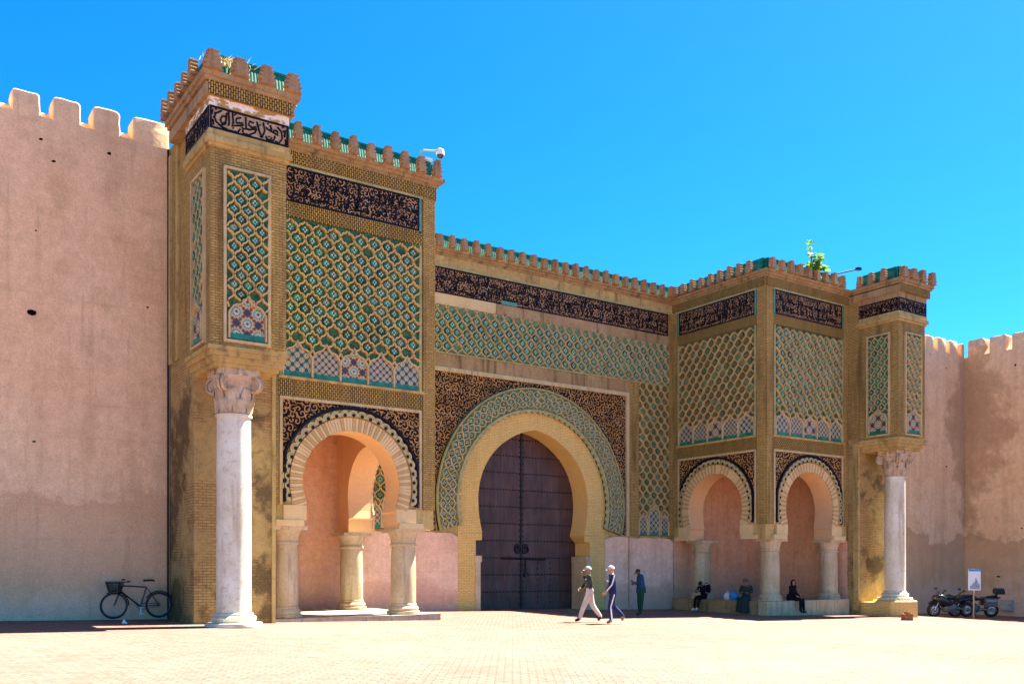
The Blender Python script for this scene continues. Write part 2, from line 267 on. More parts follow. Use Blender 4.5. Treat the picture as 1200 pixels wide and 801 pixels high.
# ------------------------------------------------------------------ mesh builder
class MB:
    def __init__(s): s.v = []; s.f = []; s.m = []; s.uv = {}
    def add(s, co, faces, m=0, uvs=None):
        o = len(s.v); s.v += [tuple(c) for c in co]
        for k, f in enumerate(faces):
            if uvs is not None: s.uv[len(s.f)] = [uvs[i] for i in f]
            s.f.append(tuple(i + o for i in f)); s.m.append(m)
    def box(s, x0, x1, y0, y1, z0, z1, m=0, M=None):
        co = [(x, y, z) for z in (z0, z1) for y in (y0, y1) for x in (x0, x1)]
        if M: co = [M(*c) for c in co]
        s.add(co, [(0, 2, 3, 1), (4, 5, 7, 6), (0, 1, 5, 4), (2, 6, 7, 3), (0, 4, 6, 2), (1, 3, 7, 5)], m)
    def obox(s, c, half, mat, m=0, taper=1.0):
        """oriented box: centre, half sizes, 3x3 matrix"""
        co = []
        for z in (-1, 1):
            k = taper if z > 0 else 1.0
            for y in (-1, 1):
                for x in (-1, 1): co.append(Vector(c) + mat @ Vector((x * half[0] * k, y * half[1] * k, z * half[2])))
        s.add(co, [(0, 2, 3, 1), (4, 5, 7, 6), (0, 1, 5, 4), (2, 6, 7, 3), (0, 4, 6, 2), (1, 3, 7, 5)], m)
    def prism(s, poly, w0, w1, M, m=0, ms=None, bevel=0.0, uvo=None, back=True):
        """polygon (u, v) extruded from w0 to w1 (outwards) through the map M(u, v, w)"""
        n = len(poly); tris = tessellate_polygon([[Vector((a, b, 0)) for a, b in poly]])
        uvs = [(a - uvo[0], b - uvo[1]) for a, b in poly] if uvo else None
        if bevel:
            cx = sum(a for a, b in poly) / n; cy = sum(b for a, b in poly) / n
            top = [(cx + (a - cx) * (1 - bevel), cy + (b - cy) * (1 - bevel)) for a, b in poly]
        else: top = poly
        s.add([M(a, b, w1) for a, b in top], [tuple(t) for t in tris], m, uvs)
        if back: s.add([M(a, b, w0) for a, b in poly], [tuple(reversed(t)) for t in tris], m if ms is None else ms, uvs)
        co = [M(a, b, w1) for a, b in top] + [M(a, b, w0) for a, b in poly]
        s.add(co, [(i, (i + 1) % n, n + (i + 1) % n, n + i) for i in range(n)], m if ms is None else ms)
    def strip(s, pts, width, w0, w1, M, m=0):
        """a raised strip of constant width along a path of (u, v) points"""
        n = len(pts); L = []; Rr = []
        for i in range(n):
            a = pts[max(0, i - 1)]; b = pts[min(n - 1, i + 1)]
            dx, dy = b[0] - a[0], b[1] - a[1]; l = math.hypot(dx, dy) or 1e-6
            nx, ny = -dy / l * width / 2, dx / l * width / 2
            L.append((pts[i][0] + nx, pts[i][1] + ny)); Rr.append((pts[i][0] - nx, pts[i][1] - ny))
        co = []
        for i in range(n):
            l, r = L[i], Rr[i]; k = 0.28
            li = (l[0] + (r[0] - l[0]) * k / 2, l[1] + (r[1] - l[1]) * k / 2); ri = (r[0] + (l[0] - r[0]) * k / 2, r[1] + (l[1] - r[1]) * k / 2)
            co += [M(*l, w0), M(*li, w1), M(*ri, w1), M(*r, w0)]
        fs = []
        for i in range(n - 1):
            a, b = 4 * i, 4 * i + 4
            fs += [(a, a + 1, b + 1, b), (a + 1, a + 2, b + 2, b + 1), (a + 2, a + 3, b + 3, b + 2)]
        fs += [(0, 1, 2, 3), (4 * n - 4, 4 * n - 3, 4 * n - 2, 4 * n - 1)]
        s.add(co, fs, m)
    def lathe(s, prof, c, n=24, m=0, a0=0.0, M3=None):
        co = []
        for r, z in prof:
            for k in range(n):
                a = a0 + 2 * math.pi * k / n; p = Vector((r * math.cos(a), r * math.sin(a), z))
                if M3: p = M3 @ p
                co.append(Vector(c) + p)
        fs = []
        for i in range(len(prof) - 1):
            for k in range(n):
                k2 = (k + 1) % n; fs.append((i * n + k, i * n + k2, (i + 1) * n + k2, (i + 1) * n + k))
        fs.append(tuple(reversed(range(n)))); fs.append(tuple(range((len(prof) - 1) * n, len(prof) * n)))
        s.add(co, fs, m)
    def tube(s, pts, rad, n=8, m=0, caps=True):
        pts = [Vector(p) for p in pts]; co = []; up = None
        for i, p in enumerate(pts):
            d = (pts[min(len(pts) - 1, i + 1)] - pts[max(0, i - 1)]).normalized()
            if up is None: up = d.orthogonal().normalized()
            up = (up - d * up.dot(d)); up = up.normalized() if up.length > 1e-6 else d.orthogonal().normalized()
            sd_ = d.cross(up); r = rad[i] if isinstance(rad, (list, tuple)) else rad
            for k in range(n):
                a = 2 * math.pi * k / n; co.append(p + (up * math.cos(a) + sd_ * math.sin(a)) * r)
        fs = []
        for i in range(len(pts) - 1):
            for k in range(n):
                k2 = (k + 1) % n; fs.append((i * n + k, i * n + k2, (i + 1) * n + k2, (i + 1) * n + k))
        if caps: fs.append(tuple(reversed(range(n)))); fs.append(tuple(range((len(pts) - 1) * n, len(pts) * n)))
        s.add(co, fs, m)
    def torus(s, c, axis, Rr, r, n=28, k=8, m=0, squash=1.0):
        ax = Vector(axis).normalized(); e1 = ax.orthogonal().normalized(); e2 = ax.cross(e1); co = []
        for i in range(n):
            a = 2 * math.pi * i / n; d = e1 * math.cos(a) + e2 * math.sin(a)
            for j in range(k):
                b = 2 * math.pi * j / k; co.append(Vector(c) + d * (Rr + r * math.cos(b)) + ax * (r * squash * math.sin(b)))
        s.add(co, [(i * k + j, ((i + 1) % n) * k + j, ((i + 1) % n) * k + (j + 1) % k, i * k + (j + 1) % k) for i in range(n) for j in range(k)], m)
    def ball(s, c, r, n=10, k=6, m=0, M3=None):
        rr = r if isinstance(r, (list, tuple)) else (r, r, r); co = []
        for i in range(k + 1):
            t = math.pi * i / k
            for j in range(n):
                a = 2 * math.pi * j / n; p = Vector((rr[0] * math.sin(t) * math.cos(a), rr[1] * math.sin(t) * math.sin(a), rr[2] * math.cos(t)))
                co.append(Vector(c) + (M3 @ p if M3 else p))
        s.add(co, [(i * n + j, (i + 1) * n + j, (i + 1) * n + (j + 1) % n, i * n + (j + 1) % n) for i in range(k) for j in range(n)], m)
    def mesh(s, name, mats, org, smooth=False):
        me = bpy.data.meshes.new(name); o = Vector(org)
        me.from_pydata([Vector(v) - o for v in s.v], [], s.f)
        for m in mats: me.materials.append(MAT[m])
        me.polygons.foreach_set('material_index', s.m)
        bm = bmesh.new(); bm.from_mesh(me); bm.faces.ensure_lookup_table()
        uvl = bm.loops.layers.uv.new('uv')
        for i, f in enumerate(bm.faces):
            if i in s.uv:
                for l, q in zip(f.loops, s.uv[i]): l[uvl].uv = q
            else:
                n = f.normal; ax = max(range(3), key=lambda q: abs(n[q]) * (0.98 if q == 2 else 1))
                for l in f.loops:
                    c = l.vert.co + o; l[uvl].uv = (c.y, c.z) if ax == 0 else ((c.x, c.z) if ax == 1 else (c.x, c.y))
        bmesh.ops.remove_doubles(bm, verts=bm.verts, dist=1e-5)
        bmesh.ops.recalc_face_normals(bm, faces=bm.faces)
        bm.to_mesh(me); bm.free()
        if smooth:
            me.polygons.foreach_set('use_smooth', [True] * len(me.polygons))
            try: me.set_sharp_from_angle(angle=R(40))
            except Exception: pass
        return me
    def build(s, name, mats, parent=None, smooth=False, org=None, **tags):
        if isinstance(mats, str): mats = [mats]
        if org is None:
            xs = [v[0] for v in s.v]; ys = [v[1] for v in s.v]; zs = [v[2] for v in s.v]
            org = ((min(xs) + max(xs)) / 2, (min(ys) + max(ys)) / 2, min(zs))
        me = s.mesh(name, mats, org, smooth)
        return link(name, me, org, parent, **tags)
WL = {}
def link(name, data, org, parent=None, rot=None, **tags):
    ob = bpy.data.objects.new(name, data); COL.objects.link(ob); WL[ob.name] = Vector(org)
    if parent is not None:
        ob.parent = parent; ob.location = Vector(org) - WL[parent.name]
    else: ob.location = org
    if rot is not None: ob.rotation_euler = rot
    for k, v in tags.items(): ob[k] = v
    return ob
def empty(name, loc, **tags): return link(name, None, loc, None, **tags)

# ------------------------------------------------------------------ ground
def gz(x, y):
    xx = max(-20, min(x, 34)); z = -0.15 - 0.0205 * (xx - 12)
    if x > 34: z -= 0.034 * (min(x, 48) - 34)
    z += 0.012 * (max(4, min(y, 30)) - 24)
    return z
def ground():
    xs = [-900, -300, -100, -50] + [-30 + 2 * i for i in range(46)] + [80, 120, 300, 900]
    ys = [-900, -300, -100, -40] + [-20 + 2 * i for i in range(31)] + [60, 100, 300, 900]
    mb = MB(); co = [(x, y, gz(x, y)) for y in ys for x in xs]; nx = len(xs)
    mb.add(co, [(j * nx + i, j * nx + i + 1, (j + 1) * nx + i + 1, (j + 1) * nx + i) for j in range(len(ys) - 1) for i in range(nx - 1)])
    mb.build('ground', 'paving', org=(0, 0, 0), smooth=True, kind='structure')
ground()

# ------------------------------------------------------------------ the gate
AX = 42.2                                     # mirror: x -> AX - x
def mirr(M): return lambda u, v, w_: (lambda p: (AX - p[0], p[1], p[2]))(M(u, v, w_))
def front(Y0): return lambda u, v, w_: (u, Y0 - w_, v)
def faceneg(X0): return lambda u, v, w_: (X0 - w_, u, v)     # faces -X
def facepos(X0): return lambda u, v, w_: (X0 + w_, u, v)     # faces +X
gate = empty('monumental_gate', (21.1, 29.0, -0.25), label='monumental ochre gate with green tile lattice, twin arcaded towers and a huge dark wooden door', category='gate')

def rect(u0, u1, v0, v1): return [(u0, v0), (u1, v0), (u1, v1), (u0, v1)]
def horseshoe(uc, vc, r, vb, neck, n=28, point=0.0):
    """opening outline from lower left, over the top, to lower right; neck = half width at the foot"""
    a0 = math.acos(min(1, neck / r)); pts = []
    for i in range(n + 1):
        a = math.pi + a0 - (math.pi + 2 * a0) * i / n
        x, y = r * math.cos(a), r * math.sin(a)
        if y < 0:
            y = y * ((vc - vb) / (r * math.sin(a0)) if a0 > 0.01 else 1)
        y += point * max(0, 1 - abs(x) / (r * 0.55)) ** 1.4 if y > 0 else 0
        pts.append((uc + x, vc + y))
    return pts

# merlons (one mesh, many objects)
def merlon_poly(wd, h):
    pts = []; steps = 4
    for i in range(steps):
        z0 = h * (0.16 + 0.84 * i / steps); z1 = h * (0.16 + 0.84 * (i + 1) / steps); ww = wd / 2 * (1 - 0.13 * i)
        pts += [(ww * 0.62, z0), (ww, z0 + (z1 - z0) * 0.55), (ww * 0.95, z1 - 0.015)]
    rt = [(wd / 2, 0.0)] + pts
    return rt + [(-a, b) for a, b in reversed(rt)]
MER = MB(); MER.prism(merlon_poly(0.29, 0.48), 0.0, 0.20, lambda u, v, w_: (u, -w_, v))
MER_ME = MER.mesh('merlon', ['merlon_clay'], (0, 0, 0))
rm = random.Random(3)
def merlons(M, u0, u1, z, w_, rotz, pitch=0.54, ends=True, wide=1.0):
    n = max(1, round((u1 - u0) / pitch))
    for i in range(n + (1 if ends else 0)):
        u = u0 + (u1 - u0) * i / n; p = M(u, z, w_)
        o = link('merlon', MER_ME, p, gate, rot=(rm.uniform(-.02, .02), rm.uniform(-.02, .02), rotz + rm.uniform(-.03, .03)))
        k = rm.uniform(0.84, 1.05); o.scale = (wide * rm.uniform(0.9, 1.08), rm.uniform(.9, 1.05), k)
def roof_tiles(M, u0, u1, z, w_):
    """green glazed tile coping behind the merlons: steep slope of half round tiles"""
    mb = MB(); n = int((u1 - u0) / 0.075); zt = z + 0.49
    mb.prism(rect(u0, u1, z, zt - 0.03), w_ - 0.45, w_ - 0.21, M)
    for i in range(n):
        u = u0 + (i + 0.5) * (u1 - u0) / n
        co = []
        for (zz, ww) in ((z, w_ - 0.10), (zt, w_ - 0.20)):
            for k in range(5):
                a = math.pi * k / 4; co.append(M(u + 0.036 * math.cos(a), zz, ww + 0.010 * math.sin(a)))
        mb.add(co, [(k, k + 1, k + 6, k + 5) for k in range(4)])
    mb.prism(rect(u0, u1, zt - 0.03, zt + 0.02), w_ - 0.42, w_ - 0.16, M)
    mb.build('tile_coping', 'green_tile', gate)

# medallion tile inside each lattice cell
def ogee_cell(a, b, n=5, k=0.15):
    pts = []
    for i in range(n + 1):
        t = i / n; pts.append((-a / 2 * (1 - t), b / 2 * (t + k * math.sin(2 * math.pi * t))))
    q = pts + [(-x, y) for x, y in reversed(pts[:-1])]
    lo = []
    for i in range(1, n):
        t = i / n; lo.append((a / 2 * (1 - t), -b / 2 * (t + k * math.sin(2 * math.pi * t))))
    return q + lo + [(0, -b / 2)] + [(-x, y) for x, y in reversed(lo)]
def add_medallion(mb, M, u, v, a, b, mg=0, mw=1, md=2, lod=5):
    s = 0.72; pl = [(u + x * s, v + y * s) for x, y in ogee_cell(a, b, 5 if lod > 3 else 3)]
    mb.prism(pl, 0.0, 0.05, M, mg, bevel=0.24, back=False)
    d = 0.105 * a
    for ang in range(4):
        cx, cy = u + math.cos(ang * math.pi / 2) * d, v + math.sin(ang * math.pi / 2) * d * 1.25
        e = 0.072 * a
        mb.add([M(cx - e, cy, .056), M(cx, cy - e, .056), M(cx + e, cy, .056), M(cx, cy + e, .056)], [(0, 1, 2, 3)], mw)
    e = 0.04 * a
    mb.add([M(u - e, v - e, .060), M(u + e, v - e, .060), M(u + e, v + e, .060), M(u - e, v + e, .060)], [(0, 1, 2, 3)], md)
MED_CACHE = {}
def lattice(M, u0, u1, v0, v1, a, b, parent, rotz=0, single=False, bed='green_bed', inside=None, phase=0.0, ribw=0.038, ribh=0.095, wave=.13, medmats=('green_glaze', 'petal_white', 'navy_glaze'), rib='rib_clay', plane=True):
    """ochre rib net over a green bed with a glazed medallion in every cell"""
    ribs = MB(); meds = MB(); cells = []
    nj = int((v1 - v0) / (b / 2)) + 2; ni = int((u1 - u0) / a) + 3
    for j in range(-1, nj):
        for i in range(-1, ni):
            u = u0 + phase + (i + 0.5 * (j % 2)) * a; v = v0 + j * b / 2
            for sgn in (-1, 1):
                pts = []
                for q in range(9):
                    t = q / 8
                    x = sgn * -a / 2 * (1 - t); y = b / 2 * (t + wave * math.sin(2 * math.pi * t))
                    pts.append((u + x + rm.uniform(-.004, .004), v + y + rm.uniform(-.004, .004)))
                inn = [p for p in pts if u0 - 1e-4 <= p[0] <= u1 + 1e-4 and v0 - 1e-4 <= p[1] <= v1 + 1e-4 and (inside is None or inside(*p))]
                if len(inn) >= 2: ribs.strip(inn, ribw * rm.uniform(.85, 1.2), 0.0, ribh, M)
            m_ = a * 0.30
            if u0 + m_ < u < u1 - m_ and v0 + b * .3 < v < v1 - b * .3 and (inside is None or (inside(u, v - b * 0.3) and inside(u, v))):
                cells.append((u, v))
    if single:
        key = (a, b, rotz, medmats)
        if key not in MED_CACHE:
            q = MB(); Mz = (lambda uu, vv, ww: (uu, -ww, vv)) if rotz == 0 else (lambda uu, vv, ww: M(uu, vv, ww))
            add_medallion(q, Mz, 0, 0, a, b); MED_CACHE[key] = [q.mesh('medallion', [g_] + list(medmats[1:]), (0, 0, 0)) for g_ in (medmats[0], medmats[0], medmats[0], 'green_glaze_pale', 'green_glaze_dark', 'green_glaze_blue')]
        for (u, v) in cells:
            if rm.random() < .03: continue
            o = link('medallion', rm.choice(MED_CACHE[key]), M(u, v, 0), parent, rot=(rm.uniform(-.04, .04), rm.uniform(-.08, .08), rm.uniform(-.06, .06)))
            o.scale = (rm.uniform(.84, 1.08), 1, rm.uniform(.88, 1.08))
    elif cells:
        for (u, v) in cells: rm.random() < .03 or add_medallion(meds, M, u + rm.uniform(-.01, .01), v + rm.uniform(-.01, .01), a * rm.uniform(.84, 1.06), b * rm.uniform(.86, 1.06), mg=rm.choice((0, 0, 0, 3, 4, 5)), lod=3)
        meds.build('medallion_field', list(medmats) + (['green_glaze_pale', 'green_glaze_dark', 'green_glaze_blue'] if medmats[0] == 'green_glaze' else ['green_glaze_pale', 'green_glaze_dark', 'olive_glaze']), parent, kind='stuff')
    ribs.build('lattice_rib_net', rib, parent, kind='stuff')
    return cells
def blind_arch_poly(uc, hw, v0, vs, vt):
    """pointed lobed blind arch: jambs to vs, ogee point at vt"""
    pts = [(uc - hw, v0), (uc - hw, vs)]
    for i in range(1, 8):
        t = i / 8; pts.append((uc - hw * (1 - t), vs + (vt - vs) * (t + 0.13 * math.sin(2 * math.pi * t))))
    return pts + [(uc, vt)] + [(2 * uc - x, y) for x, y in reversed(pts)]
def blind_arcade(M, us, hw, v0, vs, vt, parent, mats, ribw=0.05):
    for k, uc in enumerate(us):
        rb = MB()
        pl = blind_arch_poly(uc, hw - ribw * 0.6, v0, vs, vt - ribw)
        mb = MB(); mb.prism(pl, 0.0, 0.02, M, 0, uvo=(uc, v0 + (vs - v0) * 0.62)); mb.box(uc - hw + ribw * .6, uc + hw - ribw * .6, v0, v0 + 0.12, 0.02, 0.028, 1, lambda u, v, w_: M(u, v, w_))
        mb.build('blind_arch', [mats[k % len(mats)], 'green_tile'], parent)
        rb.strip([(x, y) for x, y in blind_arch_poly(uc, hw - .004 * (k % 2), v0, vs, vt)], ribw, 0.0, 0.085 + .003 * (k % 2), M)
        rb.build('blind_arch_rib', 'cream_stucco', parent)

# lettering
def scrawl(mb, M, u0, u1, v0, v1, rnd, m, wd):
    """flowing relief script in two registers: tall stems, bowls, loops and dots"""
    H = v1 - v0
    for reg in (0, 1):
        base = v0 + H * (0.16 + 0.44 * reg); u = u0 + 0.06
        while u < u1 - 0.12:
            g = rnd.random(); h = H * rnd.uniform(0.28, 0.46); s = rnd.uniform(0.10, 0.17)
            if g < .32: P = [(u, base + h), (u + .01, base + h * .5), (u, base), (u - .05, base - .03)]
            elif g < .55: P = [(u + s * (1 - math.cos(t)) , base + s * .75 * math.sin(-t) + .04) for t in [i * math.pi / 6 for i in range(7)]]
            elif g < .75: P = [(u + s * .5 + s * .5 * math.cos(t), base + s * .5 + s * .45 * math.sin(t)) for t in [i * math.pi / 4 for i in range(9)]]
            elif g < .9: P = [(u, base + h), (u + s * .7, base + .02), (u + s * .3, base - .02), (u + s * 1.2, base + h * .9)]
            else: P = [(u - .06, base), (u + s * .8, base + .02), (u + s * 1.6, base - .03)]
            P = [(min(max(x, u0 + wd / 2), u1 - wd / 2), min(max(y, v0 + wd / 2), v1 - wd / 2)) for x, y in P]
            mb.strip(P, wd * rnd.uniform(.8, 1.2), 0.0, 0.03, M, m)
            if rnd.random() < .5:
                du, dv = u + rnd.uniform(-.02, .1), min(base + h * rnd.uniform(.5, 1.1), v1 - .04); e = .026
                mb.prism([(du - e, dv), (du, dv - e), (du + e, dv), (du, dv + e)], 0, .03, M, m, back=False)
            u += s * rnd.uniform(.85, 1.35)
def frieze(M, u0, u1, v0, v1, seed, side_frame=True, mat='arabesque_frieze'):
    mb = MB(); mb.prism(rect(u0, u1, v0, v1), 0.0, 0.03, M)
    fr = mb.build('inscription_frieze', mat, gate)
    M2 = lambda u, v, w_: M(u, v, w_ + 0.03)
    lt = MB(); scrawl(lt, M2, u0 + .06, u1 - .06, v0 + .05, v1 - .05, random.Random(seed), 0, 0.042)
    e = .045
    for r_ in (rect(u0, u1, v0, v0 + e), rect(u0, u1, v1 - e, v1), rect(u0, u0 + e, v0 + e, v1 - e), rect(u1 - e, u1, v0 + e, v1 - e)): lt.prism(r_, 0, .025, M2, back=False)
    lt.build('lettering', 'navy_glaze', fr, kind='stuff')
    if side_frame:
        sf = MB()
        sf.prism(rect(u0 - .07, u0, v0 - .05, v1 + .05), 0, .05, M); sf.prism(rect(u1, u1 + .07, v0 - .05, v1 + .05), 0, .05, M)
        sf.build('frieze_border', 'turquoise', fr)
    return fr
# script of the corner box, stroke by stroke (u, v in 0..1 of the panel)
BOX_SCRIPT = [
 [(270,200),(266,240),(215,232),(190,275),(215,315),(255,305),(266,250),(258,322),(200,332)],
 [(205,170),(135,195),(118,235),(140,290),(205,350),(300,398),(415,428),(442,392)], [(295,185),(304,328),(288,338)],
 [(345,205),(356,318),(338,348),(395,350),(470,352)], [(455,262),(395,268),(392,318),(470,325),(484,346),(440,356)], [(515,262),(522,392),(484,392),(470,372)],
 [(622,335),(568,308),(553,352),(600,384),(650,376),(655,404),(560,404),(522,392)], [(475,402),(490,448),(560,466),(640,440),(656,408)],
 [(660,318),(690,420),(722,500)], [(745,332),(766,430),(732,502),(698,490)], [(788,388),(790,404),(850,440),(938,492),(934,444),(892,428),(880,466)],
 [(840,368),(858,430)], [(935,395),(988,455),(1000,535),(952,590),(905,556)], [(905,500),(880,552),(790,528),(776,502),(800,512)],
 [(96,150),(84,200)], [(92,260),(110,320)], [(1040,440),(1030,520)], [(1050,560),(1040,620)]]
BOX_DOTS = [(390,214),(352,376),(372,228),(806,352),(822,500),(848,520),(640,436),(700,360),(240,372)]
def box_frieze(M, u0, u1, v0, v1, fine):
    mb = MB(); mb.prism(rect(u0, u1, v0, v1), 0.0, 0.03, M); fr = mb.build('inscription_frieze', 'tan_bed' if fine else 'arabesque_frieze', gate)
    M2 = lambda u, v, w_: M(u, v, w_ + 0.03); lt = MB(); L, H = u1 - u0, v1 - v0
    def cv(x, y):
        a = (x - 60) / 1020.0; b = 1 - (y - 95 - 300 * a) / 252.0
        return (u0 + L * a, v0 + H * min(.95, max(.05, b)))
    if fine:
        for st in BOX_SCRIPT: lt.strip([cv(*p) for p in st], 0.042, 0, .03, M2)
        for d in BOX_DOTS:
            x, y = cv(*d); e = .022; lt.prism([(x - e, y), (x, y - e), (x + e, y), (x, y + e)], 0, .03, M2, back=False)
        for s0 in (0, 1):
            for k in range(5):
                x = u0 + (.025 + .012 * k if s0 == 0 else .975 - .012 * k) * L; y = v0 + H * (.12 + .19 * k); e = .018
                lt.prism([(x - e, y - e), (x + e, y - e), (x + e, y + e), (x - e, y + e)], 0, .03, M2, back=False)
    else: scrawl(lt, M2, u0 + .05, u1 - .05, v0 + .04, v1 - .04, random.Random(5), 0, .04)
    e = .04
    for r_ in (rect(u0, u1, v0, v0 + e), rect(u0, u1, v1 - e, v1), rect(u0, u0 + e, v0 + e, v1 - e), rect(u1 - e, u1, v0 + e, v1 - e)): lt.prism(r_, 0, .028, M2, back=False)
    lt.build('lettering', 'navy_glaze', fr, kind='stuff')

def cornice(M, u0, u1, z0, ext0=0.0, ext1=0.0, out=0.25):
    """stepped cornice moulding along a face; ext = how far it runs past the corner at either end"""
    mb = MB()
    for (a, b, o) in ((z0, z0 + .07, .09 * out / .25), (z0 + .07, z0 + .15, .16 * out / .25), (z0 + .15, z0 + .24, out)):
        mb.prism(rect(u0 - (o if ext0 else 0), u1 + (o if ext1 else 0), a, b), -0.3, o, M)
    mb.build('cornice', 'ochre_band', gate)
def band(M, u0, u1, v0, v1, w_, mat, name='brick_band', w0=-0.02):
    mb = MB(); mb.prism(rect(u0, u1, v0, v1), w0, w_, M); return mb.build(name, mat, gate)

# ---- towers
def column(x, y, z0, z1, r, parent, mat='sandstone'):
    mb = MB(); h = z1 - z0
    mb.lathe([(r * .97, .30), (r * 1.0, .36), (r * .99, h * .5), (r * .93, h - .56), (r * .93, h - .50)], (x, y, z0), 28)
    c = mb.build('column', mat, parent, smooth=True)
    b = MB(); b.lathe([(r * 1.30, 0.0), (r * 1.30, .08), (r * 1.17, .10), (r * 1.22, .17), (r * 1.14, .21), (r * 1.02, .25), (r * 1.05, .29), (r * .98, .31)], (x, y, z0), 28)
    b.build('column_base', mat, c, smooth=True)
    k = MB(); k.lathe([(r * .94, h - .50), (r * 1.06, h - .48), (r * 1.06, h - .43), (r * .97, h - .41), (r * 1.0, h - .30), (r * 1.16, h - .14), (r * 1.22, h - .10)], (x, y, z0), 28)
    k.box(x - r * 1.28, x + r * 1.28, y - r * 1.28, y + r * 1.28, z1 - .10, z1, 0)
    k.build('capital', mat, c, smooth=True)
VB, VC, RI, RO, RS = 2.46, 3.66, 1.47, 1.83, 2.03
def bay(M, W, seed, rotz, single, quality):
    """one arcaded face of a tower. u = 0 at the pier or wall end, u = W at the free corner."""
    T = 0.85; uc = W - 2.6; lo, hi = 0.42, W - 0.50
    op = horseshoe(uc, VC, RI, 2.95, 1.36)
    We = W - .004; VB = 2.46 - (.004 if rotz else 0); poly = [(0, VB)] + [(0, 12.42), (We, 12.42), (We, VB)] + [(uc + 1.42, VB), (uc + 1.42, 2.90)] + list(reversed(op)) + [(uc - 1.42, 2.90), (uc - 1.42, VB)]
    mb = MB(); mb.prism(poly, -T, 0.0, M, 0, 1); mb.build('tower_wall', ['ochre_stone', 'arch_reveal'], gate)
    # voussoirs
    vo = MB(); nv = 74; a0 = math.acos(1.36 / RI) * 1.05
    for i in range(nv):
        t0 = math.pi + a0 - (math.pi + 2 * a0) * i / nv; t1 = math.pi + a0 - (math.pi + 2 * a0) * (i + .86) / nv
        pl = [(uc + RI * math.cos(t0), VC + RI * math.sin(t0)), (uc + RI * math.cos(t1), VC + RI * math.sin(t1)), (uc + RO * math.cos(t1), VC + RO * math.sin(t1)), (uc + RO * math.cos(t0), VC + RO * math.sin(t0))]
        vo.prism(pl, -.01, .05 + .008 * (i % 2), M, i % 2 if rm.random() < .85 else 0, back=False)
    vo.prism(horseshoe(uc, VC, RO, 3.0, 1.75) + list(reversed(horseshoe(uc, VC, RI + .004, 3.0, 1.37))), -.01, .03, M, 1, back=False)
    for s in (-1, 1):
        vo.prism(rect(min(uc + s * 1.36, uc + s * 2.0), max(uc + s * 1.36, uc + s * 2.0), 2.62, 3.02), -.01, .055, M, 0)
        vo.prism(rect(min(uc + s * 1.44, uc + s * 2.22), max(uc + s * 1.44, uc + s * 2.22), VB, 2.62), -.01, .09, M, 0)
    vo.build('arch_voussoir', ['voussoir_a', 'voussoir_b'], gate)
    # scalloped archivolt
    ns = 27; a1 = math.asin(0.55 / RS); band_m = MB()
    lob = None
    for i in range(ns):
        t = math.pi + a1 - (math.pi + 2 * a1) * (i + .5) / ns; cx, cy = uc + (RO + .07) * math.cos(t), VC + (RO + .07) * math.sin(t)
        if not single or lob is None:
            q = MB() if single else band_m
            ou, ov = (0, 0) if single else (cx, cy); tt = math.pi / 2 if single else t
            Mq = (lambda u, v, w_: (u, -w_, v)) if single else M
            pl = [(ou + .145 * math.cos(tt + a), ov + .145 * math.sin(tt + a)) for a in [(-100 + 200 * k / 8) * math.pi / 180 for k in range(9)]]
            q.prism(pl, -.01, .09, Mq, 0, back=False)
            pl2 = [(ou + .10 * math.cos(tt + a), ov + .10 * math.sin(tt + a)) for a in [(-90 + 180 * k / 6) * math.pi / 180 for k in range(7)]]
            q.prism(pl2, .09, .105, Mq, 1, back=False)
            pl3 = [(ou + .055 * math.cos(a), ov + .055 * math.sin(a)) for a in [k * math.pi / 3 for k in range(6)]]
            q.prism(pl3, .105, .11, Mq, 2, back=False)
        if single:
            if lob is None: lob = q.mesh('scallop', ['cream_stucco', 'green_cream', 'hole_dark'], (0, 0, 0))
            link('scallop', lob, M(cx, cy, 0), gate, rot=(0, -(t - math.pi / 2), 0))
    if not single: band_m.build('scallop_band', ['cream_stucco', 'green_cream', 'hole_dark'], gate)
    # spandrel
    oc = horseshoe(uc, VC, RS + .05, 3.08, RS * .97)
    sp = [(lo, 3.08)] + [(lo, 5.83), (hi, 5.83), (hi, 3.08)] + list(reversed([p for p in oc if lo + .01 < p[0] < hi - .01]))
    s_ = MB(); s_.prism(sp, -.01, .02, M); s_.build('spandrel', 'arabesque_brown', gate)
    nb = MB(); nb.strip([p for p in horseshoe(uc, VC, RS + .075, 3.1, RS * .975, 48) if lo + .05 < p[0] < hi - .05], .09, .0, .10, M); nb.build('archivolt_shade_edge', 'navy_glaze', gate)  # dark border strip: shade on the ring's outer side, painted in as colour
    fr = MB()
    for r_ in (rect(lo - .08, lo, 3.02, 5.91), rect(hi, hi + .08, 3.02, 5.91), rect(lo, hi, 5.83, 5.91)): fr.prism(r_, -.01, .06, M)
    fr.build('spandrel_frame', 'cream_stucco', gate)
    band(M, lo - .12, hi + .12, 5.914, 6.37, .045, 'brick_soldier')
    band(M, lo - .12, hi + .12, 6.374, 6.45, .09, 'ochre_stone', 'string_course')
    # lattice panel
    pn = MB(); pn.prism(rect(lo, hi, 6.454, 10.70), -.01, .012, M); panel = pn.build('lattice_panel', 'green_bed' if quality else 'green_bed_dry', gate)
    M2 = lambda u, v, w_: M(u, v, w_ + .012); pw = (hi - lo) / 5; hw = pw / 2; us = [lo + pw * (i + .5) for i in range(5)]
    v0, vs_, vt = 6.47, 6.98, 7.42
    def inside(u, v):
        k = min(4, max(0, int((u - lo) / pw))); x = abs(u - us[k]) / hw; t = 1 - x
        return v > vs_ + (vt - vs_) * (t + .13 * math.sin(2 * math.pi * t)) - .01
